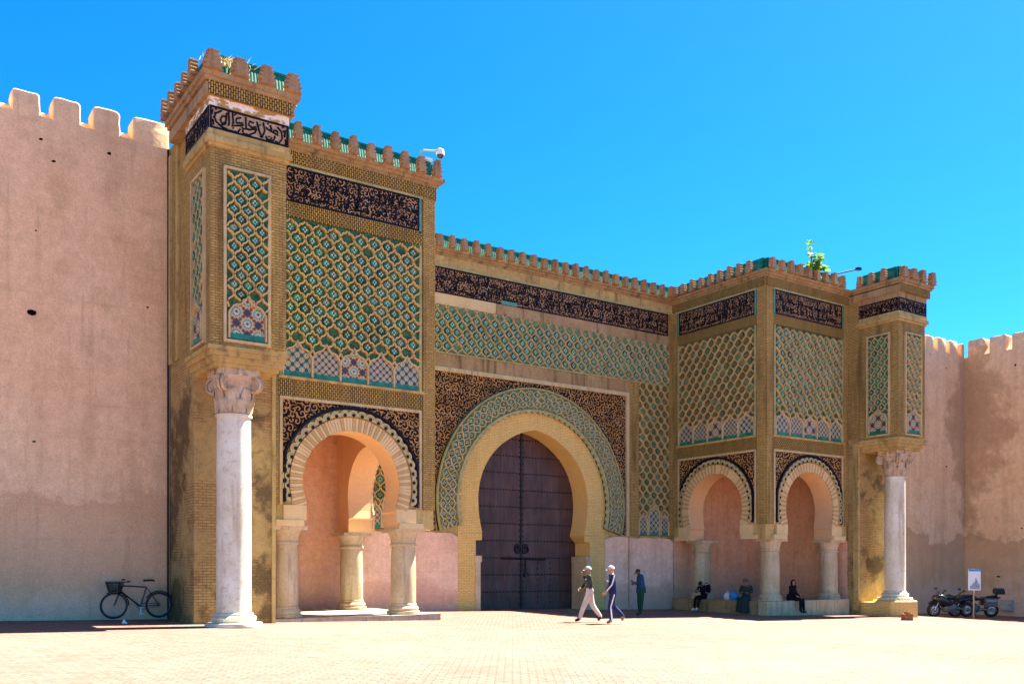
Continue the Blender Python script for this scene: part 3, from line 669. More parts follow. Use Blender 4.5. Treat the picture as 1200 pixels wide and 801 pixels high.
    lattice(M2, lo + .02, hi - .02, vs_, 10.68, pw / 2, 0.53, panel, rotz, single, inside=inside, phase=-0.02, rib='rib_clay', ribw=.042 if single else .034, wave=.165 if single else .125, medmats=('green_glaze', 'petal_white', 'navy_glaze') if quality else ('olive_glaze', 'petal_dim', 'navy_glaze'))
    blind_arcade(M2, us, hw, v0, vs_, vt, panel, ['zellij_blue', 'zellij_net', 'zellij_rosette', 'zellij_net', 'zellij_blue'])
    ed = MB()
    for r_ in (rect(lo - .07, lo, 6.454, 10.70), rect(hi, hi + .07, 6.454, 10.70)): ed.prism(r_, -.01, .07, M)
    ed.build('panel_border', 'green_cream', panel)
    band(M, lo - .12, hi + .12, 10.704, 11.10, .05, 'brick_soldier')
    frieze(M, lo, hi, 11.11, 12.05, seed)
    fb = MB(); fb.prism(rect(lo - .12, hi + .12, 12.055, 12.12), -.01, .07, M); fb.build('string_course', 'green_cream', gate)
    band(M, 0.0, W, 12.124, 12.46, .10, 'brick_soldier')
    # pilasters
    band(M, 0.02, lo - .125, 3.02, 12.12, .055, 'brick_courses', 'pilaster')
    band(M, hi + .125, W - .002, 3.02, 12.12, .055, 'brick_courses', 'pilaster')

def tower(mirror):
    f = mirr if mirror else (lambda M: M)
    Mf = f(lambda u, v, w_: (8.75 + u, 24.0 - w_, v)); Ms = f(lambda u, v, w_: (13.8 + w_, 29.0 - u, v))
    bay(Mf, 5.05, 11 if not mirror else 23, 0, not mirror, True)
    bay(Ms, 5.0, 31, 1, False, mirror is False)
    # corner block where the two faces meet, roof, ceiling
    mb = MB(); q = (lambda x: AX - x) if mirror else (lambda x: x)
    mb.box(min(q(8.7), q(13.0)), max(q(8.7), q(13.0)), 24.8, 29.1, 6.05, 6.25); mb.build('loggia_ceiling', 'plaster_loggia', gate)
    mb = MB(); mb.box(min(q(8.7), q(13.75)), max(q(8.7), q(13.75)), 24.05, 29.5, 12.42, 12.68); mb.build('tower_roof', 'ochre_band', gate)
    cornice(Mf, 0, 5.05, 12.464, 0, 1); cornice(Ms, 0, 5.0, 12.467, 0, 1, out=.242)
    s = -1 if mirror else 1
    merlons(Mf, .75, 5.0, 12.70, .20, 0, .52); merlons(Ms, .45, 4.45, 12.70, .20, R(90) * s, .5)
    roof_tiles(Mf, .2, 4.95, 12.70, .2); roof_tiles(Ms, .2, 4.9, 12.70, .2)
    # loggia back wall and inner side wall in plaster
    mb = MB(); mb.box(min(q(8.72), q(13.78)), max(q(8.72), q(13.78)), 28.94, 29.02, -.6, 6.05); mb.build('loggia_back_wall', 'plaster_loggia', gate)
    mb = MB(); mb.box(min(q(8.70), q(8.80)), max(q(8.70), q(8.80)), 24.0, 28.94, -.6, 6.05); mb.build('loggia_side_wall', 'plaster_loggia', gate)
    zf = .05 if mirror else 0.0
    for (x, y) in ((9.40, 24.43), (13.03, 24.43), (13.37, 28.02)): column(q(x if y < 28 else 13.05), y, zf, VB, .37, gate)
    # platform of kerb stones
    mb = MB(); mb.box(min(q(8.8), q(13.55)), max(q(8.8), q(13.55)), 24.25, 28.95, -1.2, zf - .012); mb.build('loggia_floor', 'kerb', gate)
    rnd = random.Random(4 + mirror); zb = -1.2 if mirror else -.6
    def stones(a, b, ax, c0, c1):
        u = a
        while u < b - .3:
            l = min(rnd.uniform(.7, 1.15), b - u); mb = MB(); dz = rnd.uniform(-.012, .008); dd = rnd.uniform(-.015, .015)
            if b - u - l < .3: l = b - u
            if ax == 'x': mb.box(min(q(u + .006), q(u + l - .006)), max(q(u + .006), q(u + l - .006)), c0 + dd, c1, zb, zf + dz)
            else: mb.box(min(q(c0), q(c1 + dd)), max(q(c0), q(c1 + dd)), u + .006, u + l - .006, zb, zf + dz)
            mb.build('kerb_stone', 'kerb' if not mirror else ('sandstone' if ax == 'x' else 'ochre_band'), gate); u += l
    stones(8.85, 13.95, 'x', 23.82, 24.24); stones(24.25, 28.9, 'y', 13.56, 13.95)
tower(False); tower(True)

# ---- corner piers with projecting boxes and marble columns
def acanthus(mb, c, ang, r0, z0, h, wd, curl):
    """one bent leaf on the bell of the capital"""
    n = 6; e = Vector((math.cos(ang), math.sin(ang), 0)); sx = Vector((-math.sin(ang), math.cos(ang), 0)); co = []
    for i in range(n + 1):
        t = i / n; r = r0 + .03 * t + curl * max(0, t - .6) ** 2 * 6; z = z0 + h * (t if t < .85 else .85 - (t - .85) * .9)
        ww = wd * (0.75 + .5 * math.sin(math.pi * min(1, t * 1.1))) * (1 - .55 * t * t)
        p = Vector(c) + e * r + Vector((0, 0, z)); co += [p - sx * ww, p + e * .03, p + sx * ww]
    fs = []
    for i in range(n):
        a = 3 * i; fs += [(a, a + 1, a + 4, a + 3), (a + 1, a + 2, a + 5, a + 4)]
    mb.add(co, fs)
def marble_column(x, y, z0, ztop, mirror):
    r = .41; zc = ztop - 1.05; mb = MB()
    mb.lathe([(r * 1.02, z0 + .34), (r * 1.0, z0 + .42), (r * 1.0, z0 + 2), (r * .985, zc - 1.5), (r * .96, zc - .06), (r * 1.05, zc - .05), (r * 1.05, zc)], (x, y, 0), 40)
    c = mb.build('marble_column', 'marble', gate, smooth=True)
    b = MB(); b.lathe([(r * 1.62, z0), (r * 1.66, z0 + .05), (r * 1.62, z0 + .12), (r * 1.22, z0 + .13), (r * 1.26, z0 + .17), (r * 1.3, z0 + .24), (r * 1.2, z0 + .29), (r * 1.1, z0 + .30), (r * 1.12, z0 + .34), (r * 1.02, z0 + .36)], (x, y, 0), 40)
    b.build('column_base', 'marble', c, smooth=True)
    k = MB(); k.lathe([(r * .98, zc), (r * 1.0, zc + .3), (r * 1.08, zc + .6), (r * 1.25, zc + .85), (r * 1.3, zc + .9)], (x, y, 0), 32)
    for i in range(8): acanthus(k, (x, y, zc), i * math.pi / 4, r * 1.0, .02, .42, .15, .05)
    for i in range(8): acanthus(k, (x, y, zc), (i + .5) * math.pi / 4, r * 1.04, .2, .5, .14, .06)
    ab = []
    for q in range(4):
        a = q * math.pi / 2 + math.pi / 4; ab += [((r * 1.62) * math.cos(a - .09), (r * 1.62) * math.sin(a - .09)), ((r * 1.62) * math.cos(a + .09), (r * 1.62) * math.sin(a + .09)), (r * 1.12 * math.cos(a + math.pi / 4), r * 1.12 * math.sin(a + math.pi / 4))]
    k.prism(ab, zc + .9, zc + 1.05, lambda u, v, w_: (x + u, y + v, w_))
    cap = k.build('capital', 'capital_stone', c, smooth=False)
    for q in range(4):
        a = q * math.pi / 2 + math.pi / 4; v = MB(); e = Vector((math.cos(a), math.sin(a), 0)); cc = Vector((x, y, zc + .70)) + e * r * 1.26; sx = Vector((-e.y, e.x, 0))
        for s in (-1, 1):
            pts = []
            for i in range(22):
                t = i / 21; an = math.pi * .5 - t * 3.6 * math.pi; rr = .19 * (1 - t) + .02; pts.append(cc + sx * (s * .045) + e * (rr * math.cos(an)) + Vector((0, 0, rr * math.sin(an))))
            v.tube(pts, [.04 * (1 - .5 * i / 21) for i in range(22)], 6)
        v.lathe([(.03, -.05), (.15, -.045), (.15, .045), (.03, .05)], cc, 14, 0, 0, Matrix((e, Vector((0, 0, 1)), sx)).transposed().to_3x3())
        v.build('volute', 'capital_stone', cap, smooth=True)
    for q in range(4):
        a = q * math.pi / 2; f = MB(); f.ball((x + r * 1.2 * math.cos(a), y + r * 1.2 * math.sin(a), zc + .95), (.09, .09, .11), 8, 5); f.build('fleuron', 'capital_stone', cap)

def pier(mirror):
    f = mirr if mirror else (lambda M: M); q = (lambda x: AX - x) if mirror else (lambda x: x)
    mb = MB(); mb.box(min(q(6.72), q(8.748)), max(q(6.72), q(8.748)), 23.5, 29.4, -1.4, 6.6); mb.build('pier', 'pier_plaster', gate)
    mb = MB(); mb.box(min(q(6.72), q(8.748)), max(q(6.72), q(8.748)), 23.5, 29.4, 6.6, 12.46); mb.build('pier', 'brick_courses', gate)
    Ml = f(faceneg(6.72))
    mb = MB()
    for (a, b) in ((23.55, 23.8), (24.75, 24.95), (25.45, 25.66)): mb.prism(rect(a, b, 6.7, 12.2), -.01, .06, Ml)
    mb.build('pier_moulding', 'ochre_stone', gate)
    mb = MB(); mb.prism(rect(8.70, 8.79, -.4, 6.4), -.2, .05, f(front(23.5))); mb.build('pier_edge', 'ochre_stone', gate)
    # projecting box
    X0, X1, Y0, Y1 = (6.82, 8.64, 21.75, 23.6) if mirror else (6.6, 8.42, 21.75, 23.6)
    bx_ = MB(); bx_.box(min(q(X0), q(X1)), max(q(X0), q(X1)), Y0, Y1, 6.46, 12.2); bx_.build('corner_box', 'brick_courses', gate)
    cb = MB()
    for (z0, z1, ins) in ((6.40, 6.50, -.07), (6.28, 6.40, -.02), (6.14, 6.28, .06), (6.04, 6.14, .13)):
        cb.box(min(q(X0 + ins), q(X1 - ins)), max(q(X0 + ins), q(X1 - ins)), Y0 + ins, Y1 - .002, z0, z1 - .002)
    cb.build('corbel_table', 'ochre_stone', gate)
    md = MB()
    for (z0, z1, o) in ((11.08, 11.16, .05), (11.16, 11.30, .11), (11.30, 11.46, .06)): md.box(min(q(X0 - o), q(X1 + o)), max(q(X0 - o), q(X1 + o)), Y0 - o, Y1 - .001, z0, z1 - .002)
    md.build('box_moulding', 'ochre_stone', gate)
    md = MB(); md.box(min(q(X0 - .05), q(X1 + .05)), max(q(X0 - .05), q(X1 + .05)), Y0 - .05, Y1, 11.995, 12.20); md.build('box_moulding', 'lime_patch' if not mirror else 'ochre_band', gate)
    co = MB()
    for (z0, z1, o) in ((12.2, 12.46, .15), (12.50, 12.58, .20), (12.58, 12.70, .26)): co.box(min(q(X0 - o), q(X1 + o)), max(q(X0 - o), q(X1 + o)), Y0 - o, 24.75, z0, z1 - .003)
    co.build('cornice', 'ochre_band', gate)
    Mf = f(lambda u, v, w_: (u, Y0 - w_, v)); Mo = f(lambda u, v, w_: (X0 - w_, u, v)); Mi = f(lambda u, v, w_: (X1 + w_, u, v))
    band(lambda u, v, w_: Mf(u, v, w_ + .15), X0 - .1, X1 + .1, 12.2, 12.5, .015, 'brick_soldier')
    box_frieze(Mf, X0 - .03, X1 + .03, 11.47, 11.985, not mirror); box_frieze(Mo, Y0, Y1, 11.47, 11.985, False); box_frieze(Mi, Y0, Y1, 11.47, 11.985, False)
    faces = [(Mf, X0, X1, 0, 1.0, not mirror)] + [(M_, Y0, Y1, 1, .92, False) for M_ in (Mo, Mi)]
    for (M_, a, b, rz, wd, sg) in faces:
        uc = (a + b) / 2 - (.06 if rz == 0 else .05); lo, hi = uc - wd / 2, uc + wd / 2
        pn = MB(); pn.prism(rect(lo, hi, 6.66, 10.62), -.01, .012, M_); panel = pn.build('lattice_panel', 'green_bed', gate)
        M2 = (lambda M_: lambda u, v, w_: M_(u, v, w_ + .012))(M_)
        def inside(u, v, uc=uc, hw=wd / 2):
            t = 1 - min(1, abs(u - uc) / hw); return v > 7.30 + .40 * (t + .13 * math.sin(2 * math.pi * t))
        lattice(M2, lo + .01, hi - .01, 7.3, 10.6, wd / 3, .44, panel, rz, sg, inside=inside, ribw=.042 if rz == 0 else .034, ribh=.09 if rz == 0 else .04)
        blind_arcade(M2, [uc], wd / 2 - .06, 6.70, 7.30, 7.70, panel, ['zellij_rosette'])
        ed = MB()
        for r_ in (rect(lo - .06, lo, 6.60, 10.68), rect(hi, hi + .06, 6.60, 10.68), rect(lo, hi, 10.62, 10.68), rect(lo, hi, 6.60, 6.66)): ed.prism(r_, -.01, .07, M_)
        ed.build('panel_border', 'cream_stucco', panel)
    s = -1 if mirror else 1
    merlons(Mf, X0 - .05, X1 + .05, 12.70, .18, 0, .62, wide=1.4); merlons(Mo, Y0 + .45, 24.6, 12.70, .18, -R(90) * s, .55); merlons(Mi, Y0 + .45, 23.3, 12.70, .18, R(90) * s, .55)
    roof_tiles(Mf, X0, X1, 12.70, .2); roof_tiles(Mo, Y0 + .1, 24.6, 12.70, .2); roof_tiles(Mi, Y0 + .1, 23.6, 12.70, .2)
    if mirror:
        pl = MB(); pl.lathe([(.86, -1.3), (.86, -.02), (.80, .03)], (q(7.80), 22.45, 0), 8, 0, math.pi / 8)
        pl.box(q(7.2) - 1.4, q(7.2) + .2, 22.6, 23.9, -1.4, -.06); pl.build('column_plinth', 'brick_fine', gate)
        marble_column(q(7.80), 22.45, .02, 6.05, True)
    else: marble_column(7.36, 22.42, gz(7.45, 22.45) - .02, 6.05, False)
pier(False); pier(True)

# ---- central wall and door
DC, DR, DV = 21.12, 2.58, 3.86
def central():
    M = front(29.0); T = .95
    op = horseshoe(DC, DV, DR, 2.62, 2.40, 40, point=.14)
    poly = [(13.0, -.9), (13.0, 12.46), (29.2, 12.46), (29.2, -.9), (DC + 2.68, -.9), (DC + 2.68, 2.30), (DC + 2.44, 2.55)] + list(reversed(op)) + [(DC - 2.44, 2.55), (DC - 2.68, 2.30), (DC - 2.68, -.9)]
    mb = MB(); mb.prism(poly, -T, 0, M, 0, 1); mb.build('gate_wall', ['ochre_stone', 'arch_plaster'], gate)
    # plain arch ring and its brick legs
    RO_, GV = 3.48, 3.76
    ring = horseshoe(DC, GV, RO_, 2.6, 3.44, 44); inn = horseshoe(DC, DV, DR + .003, 2.62, 2.403, 44, point=.14)
    mb = MB(); mb.prism(ring + list(reversed(inn)), -.01, .035, M); mb.build('arch_ring', 'brick_fine', gate)
    for s in (-1, 1):
        a, b = sorted((DC + s * 2.69, DC + s * 3.46)); mb = MB(); mb.prism(rect(a, b, -.8, 2.60), -.01, .033, M)
        a2, b2 = sorted((DC + s * 2.42, DC + s * 3.45)); mb.prism(rect(a2, b2, 2.35, 2.598), -.01, .037, M); mb.build('arch_leg', 'brick_fine', gate)
        mb = MB(); a, b = sorted((DC + s * 2.50, DC + s * 2.72)); mb.box(a, b, 28.93, 29.90, -.8, 1.55); mb.box(min(a, b) - .04, max(a, b) + .04, 28.90, 29.86, 1.55, 1.78); mb.build('door_jamb', 'sandstone', gate)
    # green lattice archivolt
    RG = 4.40; a1 = math.asin(min(1, (GV - 2.66) / RG)); L = (math.pi + 2 * a1)
    Mp = lambda u, v, w_: M(DC + (RO_ + v) * math.cos(math.pi + a1 - u / 4.0), GV + (RO_ + v) * math.sin(math.pi + a1 - u / 4.0), w_)
    base = MB(); ns = 72
    for i in range(ns):
        u0, u1 = L * 4 * i / ns, L * 4 * (i + 1) / ns
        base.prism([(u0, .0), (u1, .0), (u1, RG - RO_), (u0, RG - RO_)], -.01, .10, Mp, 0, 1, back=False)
    g = base.build('lattice_archivolt', ['green_bed_pale', 'navy_glaze'], gate)  # ring sides near-black: the shade on them is put into the colour
    M2 = lambda u, v, w_: Mp(u, v, w_ + .10)
    n_ = round(L * 4 / .36); lattice(M2, 0, L * 4, .12, RG - RO_ - .08, L * 4 / n_, .36, g, 1, False, ribw=.034, rib='cream_stucco')
    ed = MB(); ed.strip([(L * 4 * i / 90, .06) for i in range(91)], .10, 0, .10, M2); ed.strip([(L * 4 * i / 90, RG - RO_ - .03) for i in range(91)], .06, 0, .09, M2)
    for i in range(46): ed.prism([(L * 4 * (i + .5) / 46 + .10 * math.cos(a), .0 + .07 * math.sin(a)) for a in [k * math.pi / 3 for k in range(6)]], .0, .08, M2, back=False)
    ed.build('archivolt_border', 'green_cream', g)
    # spandrel, frame
    lo, hi = 16.50, 25.70
    oc = horseshoe(DC, GV, RG + .02, 2.66, RG * .985, 44)
    sp = [(lo, 2.66), (lo, 8.35), (hi, 8.35), (hi, 2.66)] + list(reversed(oc)); s_ = MB(); s_.prism(sp, -.01, .012, M); s_.build('spandrel', 'arabesque_brown', gate)
    fr = MB()
    for r_ in (rect(lo - .16, lo, 2.62, 8.50), rect(hi, hi + .16, 2.62, 8.50), rect(lo, hi, 8.35, 8.50)): fr.prism(r_, -.01, .09, M)
    fr.build('spandrel_frame', 'cream_stucco', gate)
    band(M, 15.80, lo - .164, 2.62, 8.98, .05, 'brick_courses', 'brick_frame'); band(M, hi + .164, 26.40, 2.62, 8.98, .05, 'brick_courses', 'brick_frame')
    band(M, lo - .16, hi + .16, 8.504, 8.98, .047, 'ochre_band', 'stone_band')
    # lattice: band above, strips at both sides
    p1, p2 = 14.12, 28.10
    pn = MB(); pn.prism(rect(p1, p2, 9.0, 10.72), -.01, .012, M); pa = pn.build('lattice_panel', 'green_bed_pale', gate)
    M3 = lambda u, v, w_: M(u, v, w_ + .012); a = (p2 - p1) / 34
    lattice(M3, p1, p2, 9.0, 10.72, a, .53, pa, 0, False, rib='cream_stucco')
    for (x0, x1, nm) in ((p1, 15.78, 0), (26.42, p2, 1)):
        pn = MB(); pn.prism(rect(x0, x1, 2.66, 8.996), -.01, .012, M); pb = pn.build('lattice_panel', 'green_bed_dry', gate)
        uc = (x0 + x1) / 2; pw = (x1 - x0) / 3; us = [x0 + pw * .42, uc, x1 - pw * .42]
        def inside(u, v, us=us, pw=pw, uc=uc):
            d = abs(u - uc)
            if d < pw * .56: t = 1 - d / (pw * .56); return v > 3.55 + .4 * (t + .13 * math.sin(2 * math.pi * t))
            t = 1 - min(1, abs(d - pw * 1.08) / (pw * .42)); return v > 3.25 + .35 * t
        lattice(M3, x0 + .01, x1 - .01, 3.3, 8.99, a, .53, pb, 0, False, bed='green_bed_dry', inside=inside, medmats=('olive_glaze', 'petal_dim', 'navy_glaze'))
        blind_arcade(M3, [uc], pw * .56, 2.70, 3.55, 3.98, pb, ['zellij_blue']); blind_arcade(M3, [us[0], us[2]], pw * .42, 2.70, 3.25, 3.62, pb, ['zellij_net'])
    ed = MB(); ed.prism(rect(p1, p2, 8.985, 9.03), -.01, .10, M); ed.build('panel_border', 'green_cream', pa)
    band(M, 13.81, p1 - .004, 2.6, 12.1, .06, 'brick_courses', 'pilaster'); band(M, p2 + .004, 28.39, 2.6, 12.1, .06, 'brick_courses', 'pilaster')
    band(M, p1, 19.3, 10.725, 11.12, .05, 'voussoir_a', 'stone_band'); band(M, 19.304, p2, 10.725, 11.12, .045, 'ochre_band', 'stone_band')
    frieze(M, p1 + .05, p2 - .05, 11.125, 12.05, 77, side_frame=False)
    mb = MB(); mb.prism(rect(19.55, 20.25, 11.135, 11.27), .03, .07, M); mb.build('tile_patch', 'turquoise', gate)
    fb = MB(); fb.prism(rect(13.81, 28.39, 12.055, 12.12), -.01, .08, M); fb.build('string_course', 'green_cream', gate)
    band(M, 13.81, 28.39, 12.124, 12.46, .06, 'ochre_stone', 'stone_band')
    cornice(M, 14.06, 28.14, 12.464)
    merlons(M, 14.2, 28.0, 12.70, .20, 0, .51); roof_tiles(M, 13.9, 28.3, 12.70, .2)
    mb = MB(); mb.box(13.0, 29.2, 29.05, 30.6, 12.4, 12.68); mb.build('wall_walk', 'ochre_band', gate)
    # plastered dado
    for (x0, x1) in ((13.82, DC - 3.47), (DC + 3.47, 28.38)):
        mb = MB(); pts = [(x0, -.9), (x1, -.9)]
        n = 14
        for i in range(n + 1): pts.append((x1 + (x0 - x1) * i / n, 2.58 + rm.uniform(-.04, .03) - (.12 if i in (0, n) else 0)))
        mb.prism(pts, -.01, .05, M); mb.build('dado', 'plaster_dado', gate)
    # doors
    D = front(29.90); zb = gz(21, 29.9)
    for s in (-1, 1):
        x0, x1 = (DC - 2.85, DC - .012) if s < 0 else (DC + .012, DC + 2.85)
        mb = MB(); mb.prism(rect(x0, x1, zb - .1, 6.9), -.16, -.02, D); leaf = mb.build('door_leaf', 'door_wood', gate)
        rows = [zb + .02 + .655 * k for k in range(11)]
        for k, z in enumerate(rows):
            nb = 3
            for q in range(nb):
                a, b = x0 + (x1 - x0) * q / nb, x0 + (x1 - x0) * (q + 1) / nb
                bd = MB(); bd.prism(rect(a + .004, b - .004, z + .004, z + .655 - .004), -.03, rm.uniform(.004, .010), D); bd.build('door_board', 'door_wood', leaf)
        st = MB()
        for z in rows[1:]:
            n = 19
            for i in range(n):
                x = x0 + .09 + (x1 - x0 - .18) * i / (n - 1); st.lathe([(.034, 0), (.028, .022), (.010, .032)], D(x, z, .008), 6, 0, 0, Matrix.Rotation(R(90), 3, 'X'))
        for z in [zb + .2 + .218 * i for i in range(30)]:
            for x in (((x1 - .07),) if s < 0 else (x0 + .07,)): st.lathe([(.034, 0), (.028, .022), (.010, .032)], D(x, z, .008), 6, 0, 0, Matrix.Rotation(R(90), 3, 'X'))
        if s > 0:
            for z in [zb + .25 + .22 * i for i in range(8)]:
                for x in (x0 + .80, x0 + 1.40): st.lathe([(.036, 0), (.03, .022), (.010, .032)], D(x, z, .008), 6, 0, 0, Matrix.Rotation(R(90), 3, 'X'))
        st.build('stud_field', 'iron', leaf, kind='stuff')
        kn = MB(); cx = DC + s * .17; kn.torus(D(cx, 2.05, .05), (0, 1, 0), .14, .035, 18, 6); kn.ball(D(cx, 2.12, .05), .06, 8, 5); kn.lathe([(.20, 0), (.18, .02)], D(cx, 2.08, .008), 16, 0, 0, Matrix.Rotation(R(90), 3, 'X'))
        kn.build('door_knocker', 'iron', leaf)
        if s > 0:
            bl = MB(); bl.tube([D(DC - .95, 1.70, .05), D(DC + 1.15, 1.66, .05)], .035, 8); bl.tube([D(DC + .17, 1.70, .05), D(DC + .20, 1.10, .05)], .03, 8); bl.box(DC + .12, DC + .30, 29.82, 29.89, .98, 1.16); bl.build('door_bolt', 'iron', leaf)
    mb = MB(); mb.box(DC - .04, DC + .04, 29.86, 29.92, zb, 6.9); mb.build('door_astragal', 'iron', gate)
    # conduit up the dado
    mb = MB(); mb.tube([(25.85, 28.93, -.3), (25.85, 28.93, 2.6), (25.87, 28.9, 8.3)], .014, 6); mb.build('conduit', 'ochre_band', gate)
central()

# ------------------------------------------------------------------ city walls
def onY(px, py, Y0):
    """where the sight line through a pixel of the photograph meets the plane Y = Y0 (used to read off measurements)"""
    a = R(55.32); u = (px - 600) / 1100.0; d = Y0 / (math.sin(a) - math.cos(a) * u)
    return d * (math.cos(a) + math.sin(a) * u), ZC + (664 - py) * d / 1100.0
rh_ = random.Random(2)
def wall_body(M, u0, u1, z0, z1, T, holes, mat, name, **tags):
    """wall slab whose face is cut by small putlog holes that go into the masonry"""
    mb = MB(); us = sorted({u0, u1, *[h[0] - h[2] / 2 for h in holes], *[h[0] + h[2] / 2 for h in holes]}); vs_ = sorted({z0, z1, *[h[1] - h[3] / 2 for h in holes], *[h[1] + h[3] / 2 for h in holes]})
    for i in range(len(us) - 1):
        for j in range(len(vs_) - 1):
            a, b, c, d = us[i], us[i + 1], vs_[j], vs_[j + 1]; uc, vc = (a + b) / 2, (c + d) / 2
            hit = any(abs(uc - h[0]) < h[2] / 2 and abs(vc - h[1]) < h[3] / 2 for h in holes)
            if not hit: mb.add([M(a, c, 0), M(b, c, 0), M(b, d, 0), M(a, d, 0)], [(0, 1, 2, 3)])
    for h in holes:
        a, b, c, d = h[0] - h[2] / 2, h[0] + h[2] / 2, h[1] - h[3] / 2, h[1] + h[3] / 2; dp = -.22
        um, vm = h[0], h[1]; sq = [(a, c), (um, c), (b, c), (b, vm), (b, d), (um, d), (a, d), (a, vm)]
        oc = [(um + h[2] / 2 * rh_.uniform(.55, .95) * math.cos(R(-135 + 45 * k)), vm + h[3] / 2 * rh_.uniform(.55, .95) * math.sin(R(-135 + 45 * k))) for k in range(8)]
        mb.add([M(*q, 0) for q in sq] + [M(*q, 0) for q in oc], [(k, (k + 1) % 8, 8 + (k + 1) % 8, 8 + k) for k in range(8)])
        mb.add([M(*q, 0) for q in oc] + [M(*q, dp) for q in oc], [(k, (k + 1) % 8, 8 + (k + 1) % 8, 8 + k) for k in range(8)] + [tuple(range(8, 16))], 1)
    co = [M(u0, z0, 0), M(u1, z0, 0), M(u1, z1, 0), M(u0, z1, 0), M(u0, z0, -T), M(u1, z0, -T), M(u1, z1, -T), M(u0, z1, -T)]
    mb.add(co, [(4, 7, 6, 5), (0, 4, 5, 1), (3, 2, 6, 7), (0, 3, 7, 4), (1, 5, 6, 2)])
    return mb.build(name, [mat, 'hole_dark'], None, **tags)
def soft_block(M, u0, u1, z0, z1, w0, w1, rnd, top=0.10):
    """plastered merlon: rounded shoulders, slightly wavering edges"""
    mb = MB(); n = 5; rings = []
    prof = [(u0, z0)] + [(u0 + rnd.uniform(-.012, .012), z0 + (z1 - top - z0) * t) for t in (.3, .65, 1)]
    for k in range(1, 5):
        a = math.pi / 2 * k / 4; prof.append((u0 + top * (1 - math.cos(a)), z1 - top + top * math.sin(a)))
    for t in (.3, .7): prof.append((u0 + top + (u1 - u0 - 2 * top) * t, z1 + rnd.uniform(-.01, .012)))
    for k in range(4, 0, -1):
        a = math.pi / 2 * k / 4; prof.append((u1 - top * (1 - math.cos(a)), z1 - top + top * math.sin(a)))
    prof += [(u1 + rnd.uniform(-.012, .012), z0 + (z1 - top - z0) * t) for t in (1, .65, .3)] + [(u1, z0)]
    cx, cz = (u0 + u1) / 2, (z0 + z1) / 2
    for (w_, k) in ((w1, .90), (w1 - .03, .985), (w1 - .09, 1), (w0 + .05, 1), (w0, .95)):
        rings.append([M(cx + (u - cx) * k, z if z <= z0 + .01 else cz + (z - cz) * k, w_) for u, z in prof])
    co = [p for r_ in rings for p in r_]; m_ = len(prof)
    fs = [(i * m_ + j, i * m_ + (j + 1) % m_, (i + 1) * m_ + (j + 1) % m_, (i + 1) * m_ + j) for i in range(4) for j in range(m_)]
    fs += [tuple(range(m_)), tuple(reversed(range(4 * m_, 5 * m_)))]
    mb.add(co, fs); return mb
def crenellate(wall, M, spans, z0, z1, T, mat, rnd, sill=.38, zs=None):
    """merlons over the given spans, sloping sills in the gaps between them"""
    for (a, b) in spans: soft_block(M, a, b, z0 - .02, z1 + rnd.uniform(-.06, .05), -.62, 0.001, rnd, rnd.uniform(.05, .15)).build('merlon', mat, wall, smooth=True)
    sp = sorted(spans)
    for (a, b), (c, d) in zip(sp, sp[1:]):
        mb = MB(); mb.add([M(b - .02, z0, -.005), M(c + .02, z0, -.005), M(c + .02, z0 + sill, -.60), M(b - .02, z0 + sill, -.60), M(b - .02, z0 - .01, -.60), M(c + .02, z0 - .01, -.60)], [(0, 1, 2, 3), (3, 2, 5, 4), (0, 3, 4), (1, 5, 2), (0, 4, 5, 1)])
        mb.build('crenel_sill', mat, wall)
rw = random.Random(12)
HL = []
for (px, py, a, b) in ((48, 163, .11, .10), (63, 189, .15, .09), (128, 180, .12, .10), (37, 366, .32, .17), (42, 270, .07, .06), (173, 360, .08, .07), (40, 517, .12, .06)):
    x, z = onY(px, py, 25.7); HL.append((x, z, a, b))
lw = wall_body(front(25.7), -18.0, 6.72, -1.0, 12.46, 1.0, HL, 'plaster_left', 'city_wall', label='tall crenellated pink plaster wall left of the gate, bicycle against its foot', category='wall')
spans = [(5.79, 6.71), (4.82, 5.48), (3.89, 4.54), (2.99, 3.61)] + [(2.99 - .935 * k + rw.uniform(-.03, .03), 2.99 - .935 * k + .64 + rw.uniform(-.03, .03)) for k in range(1, 22)]
crenellate(lw, front(25.7), spans, 12.46, 13.09, 1, 'plaster_left', rw)
HR = []
for (px, py, a, b) in ((1090, 415, .10, .12), (1109, 431, .12, .10), (1112, 423, .08, .08), (1109, 546, .14, .14)):
    x, z = onY(px, py, 25.7); HR.append((x, z, a, b))
bw_ = wall_body(front(25.7), 35.5, 45.28, -2.4, 11.80, 1.0, HR, 'plaster_right', 'city_wall', label='pink plaster wall behind the right marble column, running back to the inner corner', category='wall')
crenellate(bw_, front(25.7), [(35.55 + 1.05 * k, 35.55 + 1.05 * k + .72) for k in range(9)] + [(45.0, 45.26)], 11.80, 12.52, 1, 'plaster_right', rw, .62)
rt_ = wall_body(lambda u, v, w_: (45.30 - w_, u, v), 6.0, 26.7, -2.4, 11.80, 1.0, [(23.2, 11.0, .14, .16), (24.0, .9, .30, .12), (22.9, 3.2, .12, .1)], 'plaster_right', 'city_wall', label='pink plaster wall at the right edge, coming forward from the corner behind the motorcycles', category='wall')
crenellate(rt_, lambda u, v, w_: (45.30 - w_, u, v), [(25.56 - 1.09 * k - .82, 25.56 - 1.09 * k) for k in range(18)], 11.80, 12.58, 1, 'plaster_right', rw, .62)
# cable and rubble along the foot of the left wall
mb = MB(); mb.tube([(6.66, 25.64, -.1), (6.655, 25.63, 3), (6.665, 25.64, 8), (6.66, 25.63, 12.4)], .028, 6); mb.build('conduit', 'iron', gate)

